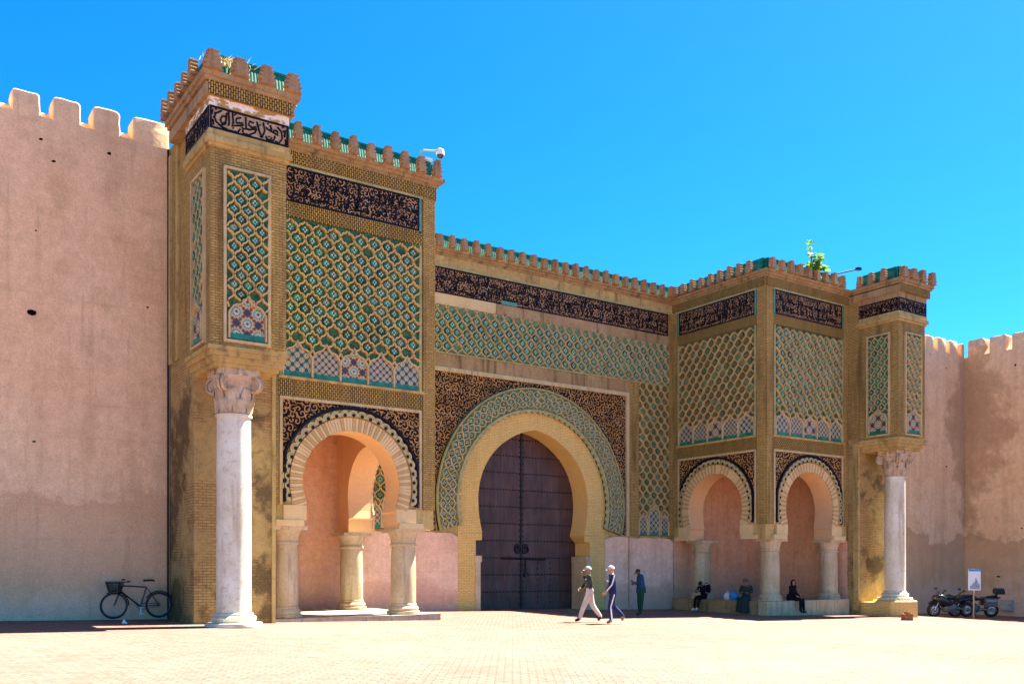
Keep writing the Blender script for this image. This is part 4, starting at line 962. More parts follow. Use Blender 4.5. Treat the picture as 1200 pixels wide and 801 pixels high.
# ------------------------------------------------------------------ small materials
plain('black_paint', (0.012, 0.012, 0.014), 0.25, 0.5); plain('rubber', (0.018, 0.018, 0.018), 0.8, 0.2); plain('chrome', (0.55, 0.55, 0.56), 0.25, 0.5, 0.9)
plain('alloy', (0.32, 0.32, 0.33), 0.35, 0.5, 0.7); plain('grey_case', (0.10, 0.10, 0.11), 0.4, 0.4); plain('red_paint', (0.09, 0.008, 0.012), 0.3, 0.5); plain('basket', (0.03, 0.027, 0.025), 0.7, 0.2)
plain('blue_rim', (0.10, 0.16, 0.24), 0.35, 0.5, 0.3); plain('white_plastic', (0.75, 0.76, 0.76), 0.5, 0.4, var=.1); plain('smoked_glass', (0.03, 0.035, 0.04), 0.08, 0.6); plain('seat_black', (0.016, 0.015, 0.015), 0.6, 0.3)
plain('sign_blue', (0.03, 0.30, 0.60), 0.5, 0.3); plain('sign_white', (0.72, 0.78, 0.80), 0.5, 0.3, var=.08); plain('sign_grey', (0.30, 0.40, 0.44), 0.5, 0.3, var=.5); plain('post_wood', (0.42, 0.33, 0.22), 0.8, 0.2, var=.4)
plain('cabinet_grey', (0.40, 0.40, 0.39), 0.5, 0.3); plain('brick_red', (0.36, 0.15, 0.06), 0.9, 0.1, var=.6, scale=9); plain('paper', (0.8, 0.8, 0.78), 0.8, 0.1)
plain('skin_light', (0.46, 0.25, 0.16), 0.55, 0.35, var=.12); plain('skin_tan', (0.32, 0.16, 0.095), 0.55, 0.35, var=.12); plain('skin_dark', (0.085, 0.045, 0.032), 0.5, 0.4, var=.15)
plain('cap_pink', (0.60, 0.42, 0.41), 0.85, 0.1, var=.12); plain('cap_pale', (0.42, 0.38, 0.35), 0.85, 0.1); plain('trouser_cream', (0.60, 0.54, 0.47), 0.9, 0.1, var=.2, scale=9); plain('jacket_dark', (0.035, 0.04, 0.032), 0.45, 0.4, var=.7, scale=16)
plain('navy_cloth', (0.012, 0.022, 0.085), 0.7, 0.2, var=.3); plain('white_cloth', (0.75, 0.76, 0.80), 0.8, 0.1, var=.1); plain('blue_jacket', (0.012, 0.05, 0.15), 0.7, 0.2, var=.4); plain('green_trouser', (0.008, 0.05, 0.038), 0.8, 0.15, var=.3)
plain('black_cloth', (0.010, 0.010, 0.013), 0.85, 0.1, var=.4); plain('djellaba', (0.030, 0.045, 0.043), 0.9, 0.1, var=.5, scale=20); plain('hat_grey', (0.09, 0.095, 0.075), 0.9, 0.1, var=.4); plain('shoe_black', (0.012, 0.011, 0.011), 0.5, 0.4); plain('shoe_white', (0.75, 0.75, 0.76), 0.6, 0.3, var=.1)
plain('shoe_tan', (0.36, 0.20, 0.13), 0.6, 0.3); plain('hair_dark', (0.012, 0.010, 0.009), 0.7, 0.3); plain('bag_blue', (0.05, 0.26, 0.62), 0.4, 0.4, var=.35, scale=18); plain('bag_white', (0.68, 0.72, 0.76), 0.4, 0.4, var=.2)
plain('leaf_green', (0.10, 0.22, 0.02), 0.5, 0.35, var=.6, scale=6); plain('stem_brown', (0.10, 0.07, 0.04), 0.8, 0.2); plain('dry_grass', (0.42, 0.32, 0.12), 0.9, 0.1, var=.4)

# ------------------------------------------------------------------ bicycle
def placed(loc, rotz, lean=0.0):
    Mx = Matrix.Translation(loc) @ Matrix.Rotation(rotz, 4, 'Z') @ Matrix.Rotation(lean, 4, 'X')
    return lambda x, y, z: Mx @ Vector((x, y, z))
def bicycle():
    g = gz(5.8, 25.35) + .055; root = empty('bicycle', (5.80, 25.35, g), label='black bicycle with a front basket leaning on the pink wall', category='bicycle')
    P = placed((5.80, 25.33, g), R(180), R(-4)); r = .335; hub = {'f': P(.56, 0, r), 'r': P(-.54, 0, r)}; ax = P(0, 1, 0) - P(0, 0, 0)
    for k in ('f', 'r'):
        t = MB(); t.torus(hub[k], ax, r - .02, .022, 40, 8); wh = t.build('wheel', 'rubber', root, smooth=True)
        q = MB(); q.torus(hub[k], ax, r - .05, .014, 40, 6); q.build('rim', 'blue_rim', wh, smooth=True)
        q = MB(); q.torus(hub[k], ax, .02, .012, 10, 6); e1 = P(1, 0, 0) - P(0, 0, 0); e2 = P(0, 0, 1) - P(0, 0, 0)
        for i in range(18):
            a = 2 * math.pi * i / 18; q.tube([hub[k] + ax * (.02 * (-1) ** i), hub[k] + (e1 * math.cos(a) + e2 * math.sin(a)) * (r - .055)], .0022, 4)
        q.build('spoke_set', 'alloy', wh)
    f = MB(); bb = P(-.08, 0, .30); st = P(-.22, 0, .80); hd = P(.36, 0, .84); hl = P(.40, 0, .70)
    for a, b, rr in ((bb, st, .019), (st, hd, .018), (bb, hl, .021), (hd, hl, .022)): f.tube([a, b], rr, 8)
    for s in (-.05, .05):
        f.tube([bb, P(-.54, s, r)], .010, 6); f.tube([st, P(-.54, s, r)], .009, 6)
    f.build('frame', 'black_paint', root, smooth=True)
    fk = MB()
    for s in (-.05, .05): fk.tube([hl + ax * s * .6, P(.45, s, .62), P(.56, s, r)], .012, 6)
    fk.tube([hd, P(.345, 0, .92)], .016, 6); fk.build('fork', 'black_paint', root)
    h = MB(); h.tube([P(.30, -.29, .97), P(.345, -.18, .95), P(.37, 0, .93), P(.345, .18, .95), P(.30, .29, .97)], .013, 6); hb = h.build('handlebar', 'black_paint', root)
    for s in (-1, 1):
        gq = MB(); gq.tube([P(.24, .29 * s, .975), P(.32, .28 * s, .965)], .02, 8); gq.build('grip', 'rubber', hb)
    sp = MB(); sp.tube([st, P(-.255, 0, .95)], .013, 6); sp.build('seat_post', 'alloy', root)
    sd_ = MB(); prof = [(-.16, .0, .075), (-.08, .012, .07), (.0, .005, .035), (.11, .0, .02)]
    co = []
    for (x, z, ww) in prof: co += [P(-.25 + x, -ww, .975 + z), P(-.25 + x, 0, .995 + z), P(-.25 + x, ww, .975 + z), P(-.25 + x, ww * .7, .945 + z), P(-.25 + x, -ww * .7, .945 + z)]
    sd_.add(co, [(i * 5 + j, i * 5 + (j + 1) % 5, (i + 1) * 5 + (j + 1) % 5, (i + 1) * 5 + j) for i in range(3) for j in range(5)] + [(0, 1, 2, 3, 4), (19, 18, 17, 16, 15)])
    sd_.build('saddle', 'seat_black', root, smooth=True)
    c = MB(); c.torus(bb, ax, .085, .008, 20, 5); c.torus(bb, ax, .05, .01, 14, 5); cr = c.build('crankset', 'alloy', root)
    for s in (-1, 1):
        q = MB(); e = P(-.08 + .0 * s, .07 * s, .30 - .17 * s); q.tube([bb + ax * .05 * s, e], .011, 6); q.obox(e + ax * .05 * s, (.045, .045, .012), Matrix.Rotation(R(180), 3, 'Z'), 0); q.build('pedal', 'white_plastic' if s > 0 else 'alloy', cr)
    ch = MB(); ch.tube([P(-.08, -.03, .385), P(-.54, -.03, .375)], .006, 5); ch.tube([P(-.08, -.03, .215), P(-.54, -.03, .295)], .006, 5); ch.torus(P(-.54, -.03, r), ax, .04, .01, 14, 5); ch.build('chain', 'iron', root)
    b = MB(); z0, z1 = .70, .93; n = 7                                     # wire basket
    lo = [(.44, -.12), (.68, -.12), (.68, .12), (.44, .12)]; up = [(.41, -.16), (.74, -.16), (.74, .16), (.41, .16)]
    for k in range(6):
        t = k / 5; ring = [P(a[0] + (c_[0] - a[0]) * t, a[1] + (c_[1] - a[1]) * t, z0 + (z1 - z0) * t) for a, c_ in zip(lo, up)]
        b.tube(ring + [ring[0]], .007 if k < 5 else .011, 5)
    for s in range(4):
        a, c_ = (lo[s], lo[(s + 1) % 4]), (up[s], up[(s + 1) % 4])
        for i in range(9):
            t = i / 8; b.tube([P(a[0][0] + (a[1][0] - a[0][0]) * t, a[0][1] + (a[1][1] - a[0][1]) * t, z0), P(c_[0][0] + (c_[1][0] - c_[0][0]) * t, c_[0][1] + (c_[1][1] - c_[0][1]) * t, z1)], .006, 4)
    for i in range(7): b.tube([P(.44 + .04 * i, -.12, z0), P(.44 + .04 * i, .12, z0)], .005, 4)
    b.build('basket', 'basket', root)
    mg = MB()
    for hk in ('f', 'r'):
        e1 = P(1, 0, 0) - P(0, 0, 0); e2 = P(0, 0, 1) - P(0, 0, 0); pts = [hub[hk] + (e1 * math.cos(a) + e2 * math.sin(a)) * (r + .025) for a in [R(60 if hk == 'f' else 30) + R(120) * i / 10 for i in range(11)]]
        mg.tube(pts, .016, 5)
    mg.build('mudguard', 'black_paint', root)
bicycle()

# ------------------------------------------------------------------ motorcycles
def loft(mb, secs, m=0):
    """secs: list of rings with the same number of points"""
    n = len(secs[0]); co = [p for s in secs for p in s]
    fs = [(i * n + j, i * n + (j + 1) % n, (i + 1) * n + (j + 1) % n, (i + 1) * n + j) for i in range(len(secs) - 1) for j in range(n)]
    mb.add(co, fs + [tuple(reversed(range(n))), tuple(range((len(secs) - 1) * n, len(secs) * n))], m)
def ring_sec(P, x, zc, hy, hz, n=12, sq=2.6):
    out = []
    for k in range(n):
        a = 2 * math.pi * k / n; c, s = math.cos(a), math.sin(a)
        out.append(P(x, hy * math.copysign(abs(c) ** (2 / sq), c), zc + hz * math.copysign(abs(s) ** (2 / sq), s)))
    return out
def motorcycle(loc, rotz, tank, cases, label, lean=R(-6)):
    root = empty('motorcycle', loc, label=label, category='motorcycle', group='parked motorcycles'); P = placed(loc, rotz, lean); ax = P(0, 1, 0) - P(0, 0, 0); r = .31
    for k, x, wd in (('f', .74, .055), ('r', -.74, .08)):
        c = P(x, 0, r); t = MB(); t.torus(c, ax, r - .06, .06, 32, 8, 0, wd / .06); wh = t.build('wheel', 'rubber', root, smooth=True)
        q = MB(); q.torus(c, ax, r - .115, .018, 28, 6, 0, 2.2); e1 = P(1, 0, 0) - P(0, 0, 0); e2 = P(0, 0, 1) - P(0, 0, 0)
        for i in range(5):
            a = 2 * math.pi * i / 5; q.tube([c, c + (e1 * math.cos(a) + e2 * math.sin(a)) * (r - .11)], [.03, .016], 6)
        q.torus(c, ax, .03, .025, 12, 6); q.build('rim', 'alloy', wh, smooth=True)
        for s in (-1, 1):
            d = MB(); d.torus(c + ax * (.075 * s), ax, .125, .025, 24, 4, 0, .12); d.build('brake_disc', 'chrome', wh)
    f = MB()
    for s in (-.09, .09): f.tube([P(.74, s, r), P(.60, s, .62), P(.47, s * .8, .92)], [.03, .032, .028], 8)
    f.build('fork', 'chrome', root, smooth=True)
    g = MB()
    g.tube([P(.74 - .35 * math.cos(a), 0, r + .35 * math.sin(a)) for a in [R(50 + 10 * i) for i in range(9)]], .07, 6); g.build('front_mudguard', tank, root)
    fa = MB(); loft(fa, [ring_sec(P, x, z, hy, hz) for x, z, hy, hz in ((.82, .82, .05, .05), (.76, .82, .15, .11), (.60, .80, .22, .19), (.40, .72, .24, .27), (.20, .62, .23, .26), (.02, .52, .20, .18), (-.08, .46, .16, .12))])
    fr = fa.build('fairing', 'black_paint', root, smooth=True)
    hl = MB(); loft(hl, [ring_sec(P, x, z, hy, hz, 10) for x, z, hy, hz in ((.845, .80, .07, .025), (.78, .82, .13, .05))]); hl.build('headlight', 'smoked_glass', fr)
    ws = MB(); co = []
    for (x, z, hy) in ((.70, .93, .17), (.60, 1.03, .17), (.47, 1.14, .14), (.42, 1.17, .10)):
        for j in range(7):
            t = -1 + 2 * j / 6; co.append(P(x - .10 * t * t, hy * t, z - .03 * t * t))
    ws.add(co, [(i * 7 + j, i * 7 + j + 1, (i + 1) * 7 + j + 1, (i + 1) * 7 + j) for i in range(3) for j in range(6)]); ws.build('windscreen', 'smoked_glass', fr)
    tk = MB(); loft(tk, [ring_sec(P, x, z, hy, hz) for x, z, hy, hz in ((.36, .86, .06, .05), (.28, .86, .16, .12), (.10, .86, .18, .14), (-.10, .82, .13, .10), (-.18, .79, .09, .05))]); tk.build('tank', tank, root, smooth=True)
    se = MB(); loft(se, [ring_sec(P, x, z, hy, hz) for x, z, hy, hz in ((-.10, .80, .10, .045), (-.30, .79, .16, .05), (-.48, .80, .16, .06), (-.56, .88, .15, .06), (-.86, .92, .13, .05), (-.96, .93, .06, .03))]); se.build('seat', 'seat_black', root, smooth=True)
    tl = MB(); loft(tl, [ring_sec(P, x, z, hy, hz) for x, z, hy, hz in ((-.30, .70, .14, .08), (-.60, .76, .14, .09), (-.95, .84, .10, .06), (-1.08, .87, .05, .03))]); tl.build('tail', tank, root, smooth=True)
    en = MB(); loft(en, [ring_sec(P, x, .40, hy, hz, 10, 4) for x, hy, hz in ((.34, .14, .12), (.25, .22, .19), (-.12, .22, .19), (-.24, .14, .13))]); en.build('engine', 'grey_case', root)
    sw = MB()
    for s in (-.11, .11): sw.tube([P(-.22, s, .40), P(-.74, s, r)], [.035, .028], 6)
    sw.tube([P(-.22, 0, .62), P(-.62, 0, .70)], .03, 6); sw.build('swingarm', 'alloy', root)
    ex = MB(); ex.tube([P(.28, -.16, .30), P(.05, -.18, .20), P(-.25, -.20, .24)], .028, 8); ex.tube([P(-.25, -.20, .24), P(-.32, -.205, .27), P(-.80, -.23, .40), P(-.86, -.235, .42)], [.03, .055, .06, .045], 10); ex.build('exhaust', 'chrome', root, smooth=True)
    hb = MB(); hb.tube([P(.34, -.38, 1.0), P(.42, -.20, 1.0), P(.46, 0, .98), P(.42, .20, 1.0), P(.34, .38, 1.0)], .014, 6); hbo = hb.build('handlebar', 'iron', root)
    for s in (-1, 1):
        m_ = MB(); m_.tube([P(.48, .18 * s, 1.0), P(.50, .33 * s, 1.16)], .009, 5); m_.ball(P(.49, .36 * s, 1.18), (.03, .085, .05), 10, 6); m_.build('mirror', 'black_paint', hbo)
    ks = MB(); ks.tube([P(-.02, .12, .24), P(-.06, .30, .02)], .014, 6); ks.build('kickstand', 'iron', root)
    if cases:
        for s in (-1, 1):
            c = MB(); c_ = [P(-.62, .30 * s, .66)]; M3 = Matrix.Rotation(rotz, 3, 'Z') @ Matrix.Rotation(lean, 3, 'X')
            c.obox(c_[0], (.25, .10, .16), M3, 0); c.obox(P(-.62, .30 * s, .84), (.24, .095, .02), M3, 0, .92); cs = c.build('pannier', 'grey_case', root)
            l = MB(); l.obox(P(-.62, .405 * s, .78), (.20, .006, .05), M3); l.build('lid_trim', 'alloy', cs)
        c = MB(); M3 = Matrix.Rotation(rotz, 3, 'Z') @ Matrix.Rotation(lean, 3, 'X')
        c.obox(P(-1.02, 0, 1.10), (.19, .21, .07), M3, 0); c.obox(P(-1.02, 0, 1.22), (.19, .21, .055), M3, 0, .82); tc = c.build('top_case', 'black_paint', root)
        l = MB(); l.obox(P(-1.04, -.212, 1.12), (.06, .006, .03), M3); l.build('badge_plate', 'white_plastic', tc)
        k = MB(); k.tube([P(-.80, 0, .92), P(-1.0, 0, 1.03)], .03, 6); k.build('rack', 'iron', root)
def atpx(px, d):
    a = R(55.32); u = (px - 600) / 1100.0; return d * (math.cos(a) + math.sin(a) * u), d * (math.sin(a) - math.cos(a) * u)
hd_ = math.atan2(.569, -.822)
x, y = atpx(1113, 40.0); motorcycle((x, y, gz(x, y)), hd_ + R(6), 'black_paint', False, 'black faired motorcycle nearest the marble column, front wheel towards the gate')
x, y = atpx(1140, 41.0); motorcycle((x, y, gz(x, y)), hd_ + R(-10), 'red_paint', True, 'dark red motorcycle with panniers and a top case, standing behind the sign post')

# ------------------------------------------------------------------ sign, cabinet, small things
def sign():
    x, y = atpx(1141, 38.4); z = gz(x, y); root = empty('sign_post', (x, y, z), label='small white notice board with a blue header on a wooden post before the motorcycles', category='sign')
    m = MB(); m.tube([(x, y, z - .1), (x + .01, y, z + 1.2), (x - .01, y, z + 2.05)], [.034, .03, .028], 8); m.build('post', 'post_wood', root)
    Rv = Vector((.822, -.569, 0)); Fv = Vector((-.569, -.822, 0)); c = Vector((x, y, 0)) + Fv * .05
    M = lambda u, v, w_: c + Rv * u + Fv * w_ + Vector((0, 0, z + v))
    b = MB(); b.prism(rect(-.25, .25, 1.17, 2.03), 0, .025, M); bo = b.build('board', 'sign_white', root)
    h = MB(); h.prism(rect(-.25, .25, 1.94, 2.028), .026, .031, M); h.prism(rect(.20, .27, 1.945, 2.02), .0, .02, M); h.build('header', 'sign_blue', bo)
    p = MB()
    p.prism([(-.18, 1.22), (.20, 1.22), (.21, 1.42), (.12, 1.50), (.09, 1.62), (.03, 1.68), (.02, 1.52), (-.08, 1.46), (-.12, 1.36), (-.19, 1.34)], .026, .029, M); p.build('picture', 'sign_grey', bo)
sign()
def cabinet():
    root = empty('electric_cabinet', (45.2, 23.5, -.72), label='grey metal cabinet on the wall behind the motorcycles', category='cabinet')
    m = MB(); m.box(45.06, 45.31, 23.28, 23.82, -.72, -.20); m.build('case', 'cabinet_grey', root)
    m = MB(); m.box(45.04, 45.059, 23.30, 23.80, -.69, -.23); d = m.build('cabinet_door', 'cabinet_grey', root)
    m = MB(); m.box(45.02, 45.039, 23.33, 23.36, -.50, -.42); m.build('handle', 'iron', d)
cabinet()
x, y = atpx(1063, 34.6); z = gz(x, y)
m = MB(); M3 = Matrix.Rotation(R(-38), 3, 'Z')
m.obox((x, y, z + .12), (.18, .12, .12), M3, 0, .96); m.obox((x + .02, y, z + .265), (.10, .09, .025), M3 @ Matrix.Rotation(R(8), 3, 'Y'), 0, .9)
m.build('brick_block', 'brick_red', label='broken red brick block lying on the paving before the right column', category='brick')
x, y = atpx(146, 22.7); z = gz(x, y); m = MB()
m.add([(x - .07, y, z + .01), (x + .06, y - .03, z + .01), (x + .05, y + .05, z + .05), (x - .02, y + .02, z + .12)], [(0, 1, 2), (0, 2, 3), (1, 2, 3), (0, 1, 3)]); m.build('paper_scrap', 'paper', label='crumpled white paper scrap on the ground by the bicycle', category='litter')

def camera_mast():
    root = empty('security_camera', (13.55, 24.2, 13.2), label='white dome security camera on a bracket atop the left tower', category='camera')
    m = MB(); m.tube([(13.45, 24.15, 12.9), (13.45, 24.15, 13.52), (13.52, 24.13, 13.58), (13.98, 24.0, 13.62)], .025, 8); m.build('bracket', 'cabinet_grey', root)
    m = MB(); c = (14.02, 23.99, 13.60); m.lathe([(.04, .10), (.11, .06), (.13, -.04), (.125, -.10)], c, 16); h = m.build('housing', 'white_plastic', root, smooth=True)
    m = MB(); m.ball((14.02, 23.99, 13.50), (.11, .11, .10), 14, 8); m.build('dome', 'smoked_glass', h, smooth=True)
    m = MB(); m.box(13.52, 13.80, 24.05, 24.15, 13.30, 13.37); m.build('junction_box', 'white_plastic', root)
camera_mast()
mb = MB(); mb.tube([(32.2, 24.0, 13.15), (33.1, 23.3, 13.40)], .03, 6); mb.box(33.05, 33.25, 23.18, 23.34, 13.36, 13.46); mb.build('roof_lamp_arm', 'iron', None, label='thin dark metal arm sticking out over the right tower roofline', category='lamp arm')

# ------------------------------------------------------------------ plants on the masonry
def leaf(mb, p, d, n, l, wd):
    d = d.normalized(); s = d.cross(n).normalized(); mb.add([p, p + d * l * .45 + s * wd, p + d * l, p + d * l * .45 - s * wd], [(0, 1, 2), (0, 2, 3)])
def leafy(name, col):
    m, t, b = newmat(name); p = pos_(t); c = mix_(t, 1.0, col, ramp_(t, noise_(t, p, 6, 3), [(0.3, 0.5), (0.7, 1.2)]), 'MULTIPLY'); finish(t, b, c, 0.5, None, 0.3)
    tr = N(t, 'BsdfTranslucent'); t.links.new(c, tr.inputs[0]); mx = N(t, 'MixShader'); mx.inputs[0].default_value = 0.5; t.links.new(b.outputs[0], mx.inputs[1]); t.links.new(tr.outputs[0], mx.inputs[2]); t.links.new(mx.outputs[0], t.nodes['Material Output'].inputs[0]); MAT[name] = m
leafy('leaf_bright', (0.16, 0.30, 0.03)); leafy('straw', (0.50, 0.38, 0.14))
def bush():
    rnd = random.Random(9); base = Vector((31.3, 24.0, 12.95)); root = empty('wild_fig_shrub', base, label='bright green self-sown shrub growing on the right tower parapet', category='shrub')
    st = MB(); lf = MB()
    tips = [(-.30, .0, 1.30), (-.05, .05, .95), (.15, -.1, .62), (.55, .0, .62), (.80, .05, .55), (-.45, 0, .35), (.25, 0, .35), (-.2, -.15, .1), (.0, -.2, -.05), (.35, -.1, .9)]
    for t in tips:
        e = base + Vector(t); mid = base.lerp(e, .5) + Vector((rnd.uniform(-.1, .1), 0, .08)); st.tube([base, mid, e], [.018, .012, .005], 5)
        for k in range(34):
            q = rnd.random() ** .6; p = (base.lerp(mid, q * 2) if q < .5 else mid.lerp(e, q * 2 - 1)) + Vector((rnd.gauss(0, .05), rnd.gauss(0, .05), rnd.gauss(0, .05)))
            leaf(lf, p, Vector((rnd.gauss(0, 1), rnd.gauss(0, 1), rnd.gauss(.1, .7))), Vector((rnd.gauss(0, 1), rnd.gauss(0, 1), 1)), rnd.uniform(.12, .22), rnd.uniform(.05, .085))
    st.build('stem', 'stem_brown', root); lf.build('foliage', 'leaf_bright', root)
bush()
def tuft(name, base, n, mat, h, label, sp=.25):
    rnd = random.Random(len(label)); m = MB(); b = Vector(base)
    for i in range(n):
        p = b + Vector((rnd.gauss(0, sp), rnd.gauss(0, .08), 0)); d = Vector((rnd.gauss(0, .35), rnd.gauss(0, .3), 1)).normalized(); l = h * rnd.uniform(.5, 1.1); s = Vector((.011, .004, 0)); bend = Vector((rnd.gauss(0, .08), rnd.gauss(0, .05), -.02))
        m.add([p - s, p + s, p + d * l * .6 + s * .6, p + d * l * .6 - s * .6, p + d * l + bend], [(0, 1, 2, 3), (3, 2, 4)])
    m.build(name, mat, label=label, category='grass')
tuft('dry_grass_tuft', (7.05, 21.75, 12.95), 230, 'straw', .30, 'tuft of dry yellow grass on the left corner box parapet')
tuft('weed_tuft', (16.3, 28.85, -.3), 60, 'leaf_green', .10, 'low green weeds at the foot of the pink dado', .5)

# ------------------------------------------------------------------ people
def person(label, loc, rotz, J, E, mats, extra, scale=1.0):
    """body: one skin surface grown over a posed skeleton. J: name -> (x, y, z, radius); E: (a, b, material index). faces local +x."""
    names = list(J); me = bpy.data.meshes.new('person'); me.from_pydata([Vector(J[n][:3]) for n in names], [(names.index(a), names.index(b)) for a, b, m_ in E], [])
    tmp = bpy.data.objects.new('tmp', me); COL.objects.link(tmp)
    tmp.modifiers.new('skin', 'SKIN'); sub = tmp.modifiers.new('sub', 'SUBSURF'); sub.levels = 2; sub.render_levels = 2
    for i, n in enumerate(names):
        sv = me.skin_vertices[0].data[i]; rr = J[n][3]; sv.radius = rr if isinstance(rr, tuple) else (rr, rr); sv.use_root = (n == 'pelvis')
    dg = bpy.context.evaluated_depsgraph_get(); ev = tmp.evaluated_get(dg); bm_ = bpy.data.meshes.new_from_object(ev); bm_.name = 'person'
    bpy.data.objects.remove(tmp); bpy.data.meshes.remove(me)
    bm_.materials.clear()
    for m_ in mats: bm_.materials.append(MAT[m_])
    segs = [(Vector(J[a][:3]), Vector(J[b][:3]), m_) for a, b, m_ in E]
    for p in bm_.polygons:
        c = p.center; best = None
        for a, b, m_ in segs:
            ab = b - a; t = max(0, min(1, (c - a).dot(ab) / max(1e-9, ab.length_squared))); d = (c - a - ab * t).length
            if best is None or d < best[0]: best = (d, m_)
        p.material_index = best[1]; p.use_smooth = True
    ob = link('person', bm_, loc, None, label=label, category='person'); ob.rotation_euler = (0, 0, rotz); ob.scale = (scale,) * 3
    def child(name, mb, mat):
        c = bpy.data.objects.new(name, mb.mesh(name, [mat] if isinstance(mat, str) else mat, (0, 0, 0), True)); COL.objects.link(c); c.parent = ob; return c
    extra(child, J); return ob
def hand(mb, wrist, d, n, s=1):
    """palm and five curled fingers; d points along the hand, n out of the back of the hand"""
    w_ = Vector(wrist); d = Vector(d).normalized(); n = Vector(n); n = (n - d * n.dot(d)).normalized(); sd_ = d.cross(n) * s
    M3 = Matrix((d, sd_, n)).transposed()
    mb.ball(w_ + d * .045, (.052, .042, .018), 8, 6, 0, M3)
    for i, (o, l) in enumerate(((-.030, .062), (-.010, .074), (.010, .070), (.029, .055))):
        p = w_ + d * .085 + sd_ * o; mb.tube([p - d * .02, p + d * l * .45 - n * .004, p + d * l * .8 - n * .022, p + d * l * .9 - n * .04], [.0095, .009, .0085, .007], 6)
    p = w_ + d * .03 - sd_ * .035; mb.tube([p, p + d * .03 - sd_ * .022 - n * .008, p + d * .055 - sd_ * .02 - n * .022], [.011, .010, .008], 6)
def face(child, J, skin, dark='hair_dark'):
    c = Vector(J['head'][:3]); f = (Vector(J['nose_dir'][:3])) if 'nose_dir' in J else Vector((1, 0, 0))
def features(child, c, f, skin):
    """nose, ears, eyes and mouth on a head with centre c looking along f"""
    c = Vector(c); f = Vector(f).normalized(); s = Vector((0, 0, 1)).cross(f).normalized(); u = f.cross(s)
    m = MB(); m.tube([c + f * .085 + u * .02, c + f * .112 - u * .018, c + f * .088 - u * .03], [.009, .016, .012], 6)
    for k in (-1, 1): m.ball(c + s * (.083 * k) - f * .005, (.022, .012, .03), 8, 5)
    m.build if False else child('face', m, skin)
    e = MB()
    for k in (-1, 1): e.ball(c + f * .083 + s * (.033 * k) + u * .018, (.010, .010, .008), 6, 4)
    e.tube([c + f * .086 - s * .022 - u * .055, c + f * .092 - u * .055, c + f * .086 + s * .022 - u * .055], .005, 5); child('eyes_and_mouth', e, 'hair_dark')
def cap_on(child, c, f, mat, brim=True):
    c = Vector(c); f = Vector(f).normalized(); s = Vector((0, 0, 1)).cross(f).normalized(); u = f.cross(s); M3 = Matrix((f, s, u)).transposed(); m = MB()
    co = []
    for i in range(6):
        t = math.pi / 2 * i / 5
        for j in range(16):
            a = 2 * math.pi * j / 16; co.append(c + M3 @ Vector((.108 * math.cos(a) * math.cos(t), .096 * math.sin(a) * math.cos(t), .02 + .105 * math.sin(t))))
    m.add(co, [(i * 16 + j, i * 16 + (j + 1) % 16, (i + 1) * 16 + (j + 1) % 16, (i + 1) * 16 + j) for i in range(5) for j in range(16)])
    if brim:
        co = []
        for i in range(2):
            for j in range(9):
                a = R(-70 + 140 * j / 8); r_ = .10 if i == 0 else .175; co.append(c + M3 @ Vector((r_ * math.cos(a), .095 * math.sin(a), .025 - (.02 if i else 0))))
        m.add(co, [(j, j + 1, 10 + j, 9 + j) for j in range(8)])
    child('cap', m, mat)
BASE_E = [('pelvis', 'belly', 0), ('belly', 'chest', 0), ('chest', 'neck', 0), ('neck', 'jaw', 2), ('jaw', 'head', 2), ('head', 'crown', 2),
          ('chest', 'sh_l', 0), ('sh_l', 'el_l', 0), ('el_l', 'wr_l', 0), ('chest', 'sh_r', 0), ('sh_r', 'el_r', 0), ('el_r', 'wr_r', 0),
          ('pelvis', 'hip_l', 1), ('hip_l', 'kn_l', 1), ('kn_l', 'an_l', 1), ('an_l', 'to_l', 3), ('pelvis', 'hip_r', 1), ('hip_r', 'kn_r', 1), ('kn_r', 'an_r', 1), ('an_r', 'to_r', 3)]
def skeleton(**o):
    J = dict(pelvis=(0, 0, .93, (.165, .135)), belly=(.01, 0, 1.08, (.17, .14)), chest=(.01, 0, 1.28, (.175, .14)), neck=(.02, 0, 1.43, .06), jaw=(.035, 0, 1.50, .062), head=(.045, 0, 1.565, .088), crown=(.03, 0, 1.625, .07),
             sh_l=(.01, .18, 1.37, .078), el_l=(0, .23, 1.12, .06), wr_l=(.05, .23, .90, .042), sh_r=(.01, -.18, 1.37, .078), el_r=(0, -.23, 1.12, .06), wr_r=(.05, -.23, .90, .042),
             hip_l=(0, .09, .86, .112), kn_l=(.02, .10, .48, .084), an_l=(0, .10, .09, .06), to_l=(.15, .11, .035, .036), hip_r=(0, -.09, .86, .112), kn_r=(.02, -.10, .48, .084), an_r=(0, -.10, .09, .06), to_r=(.15, -.11, .035, .036))
    for k, v in o.items(): J[k] = v if len(v) == 4 else (*v, J[k][3])
    return J
def hands(child, J, skin):
    for s, k in ((1, 'l'), (-1, 'r')):
        m = MB(); w_ = Vector(J['wr_' + k][:3]); e = Vector(J['el_' + k][:3]); d = w_ - e; hand(m, w_ + d.normalized() * .01, d, (0, s, .3) if abs(d.normalized().y) < .8 else (0, 0, 1), s); child('hand', m, skin)
def w1(child, J):
    hands(child, J, 'skin_tan'); features(child, J['head'][:3], (1, .1, -.1), 'skin_tan'); cap_on(child, J['head'][:3], (1, .1, -.05), 'cap_pale')
    m = MB(); m.tube([(.11, .05, 1.35), (.135, .0, 1.10), (.13, 0, .95)], .008, 5); m.tube([(-.02, -.20, 1.36), (.0, -.262, 1.14)], .022, 6); child('jacket_trim', m, 'cap_pale')
    m = MB(); m.lathe([(.155, .90), (.165, .93), (.16, .99)], (.01, 0, 0), 18); child('jacket_hem', m, 'jacket_dark')
x, y = atpx(691, 28.2)
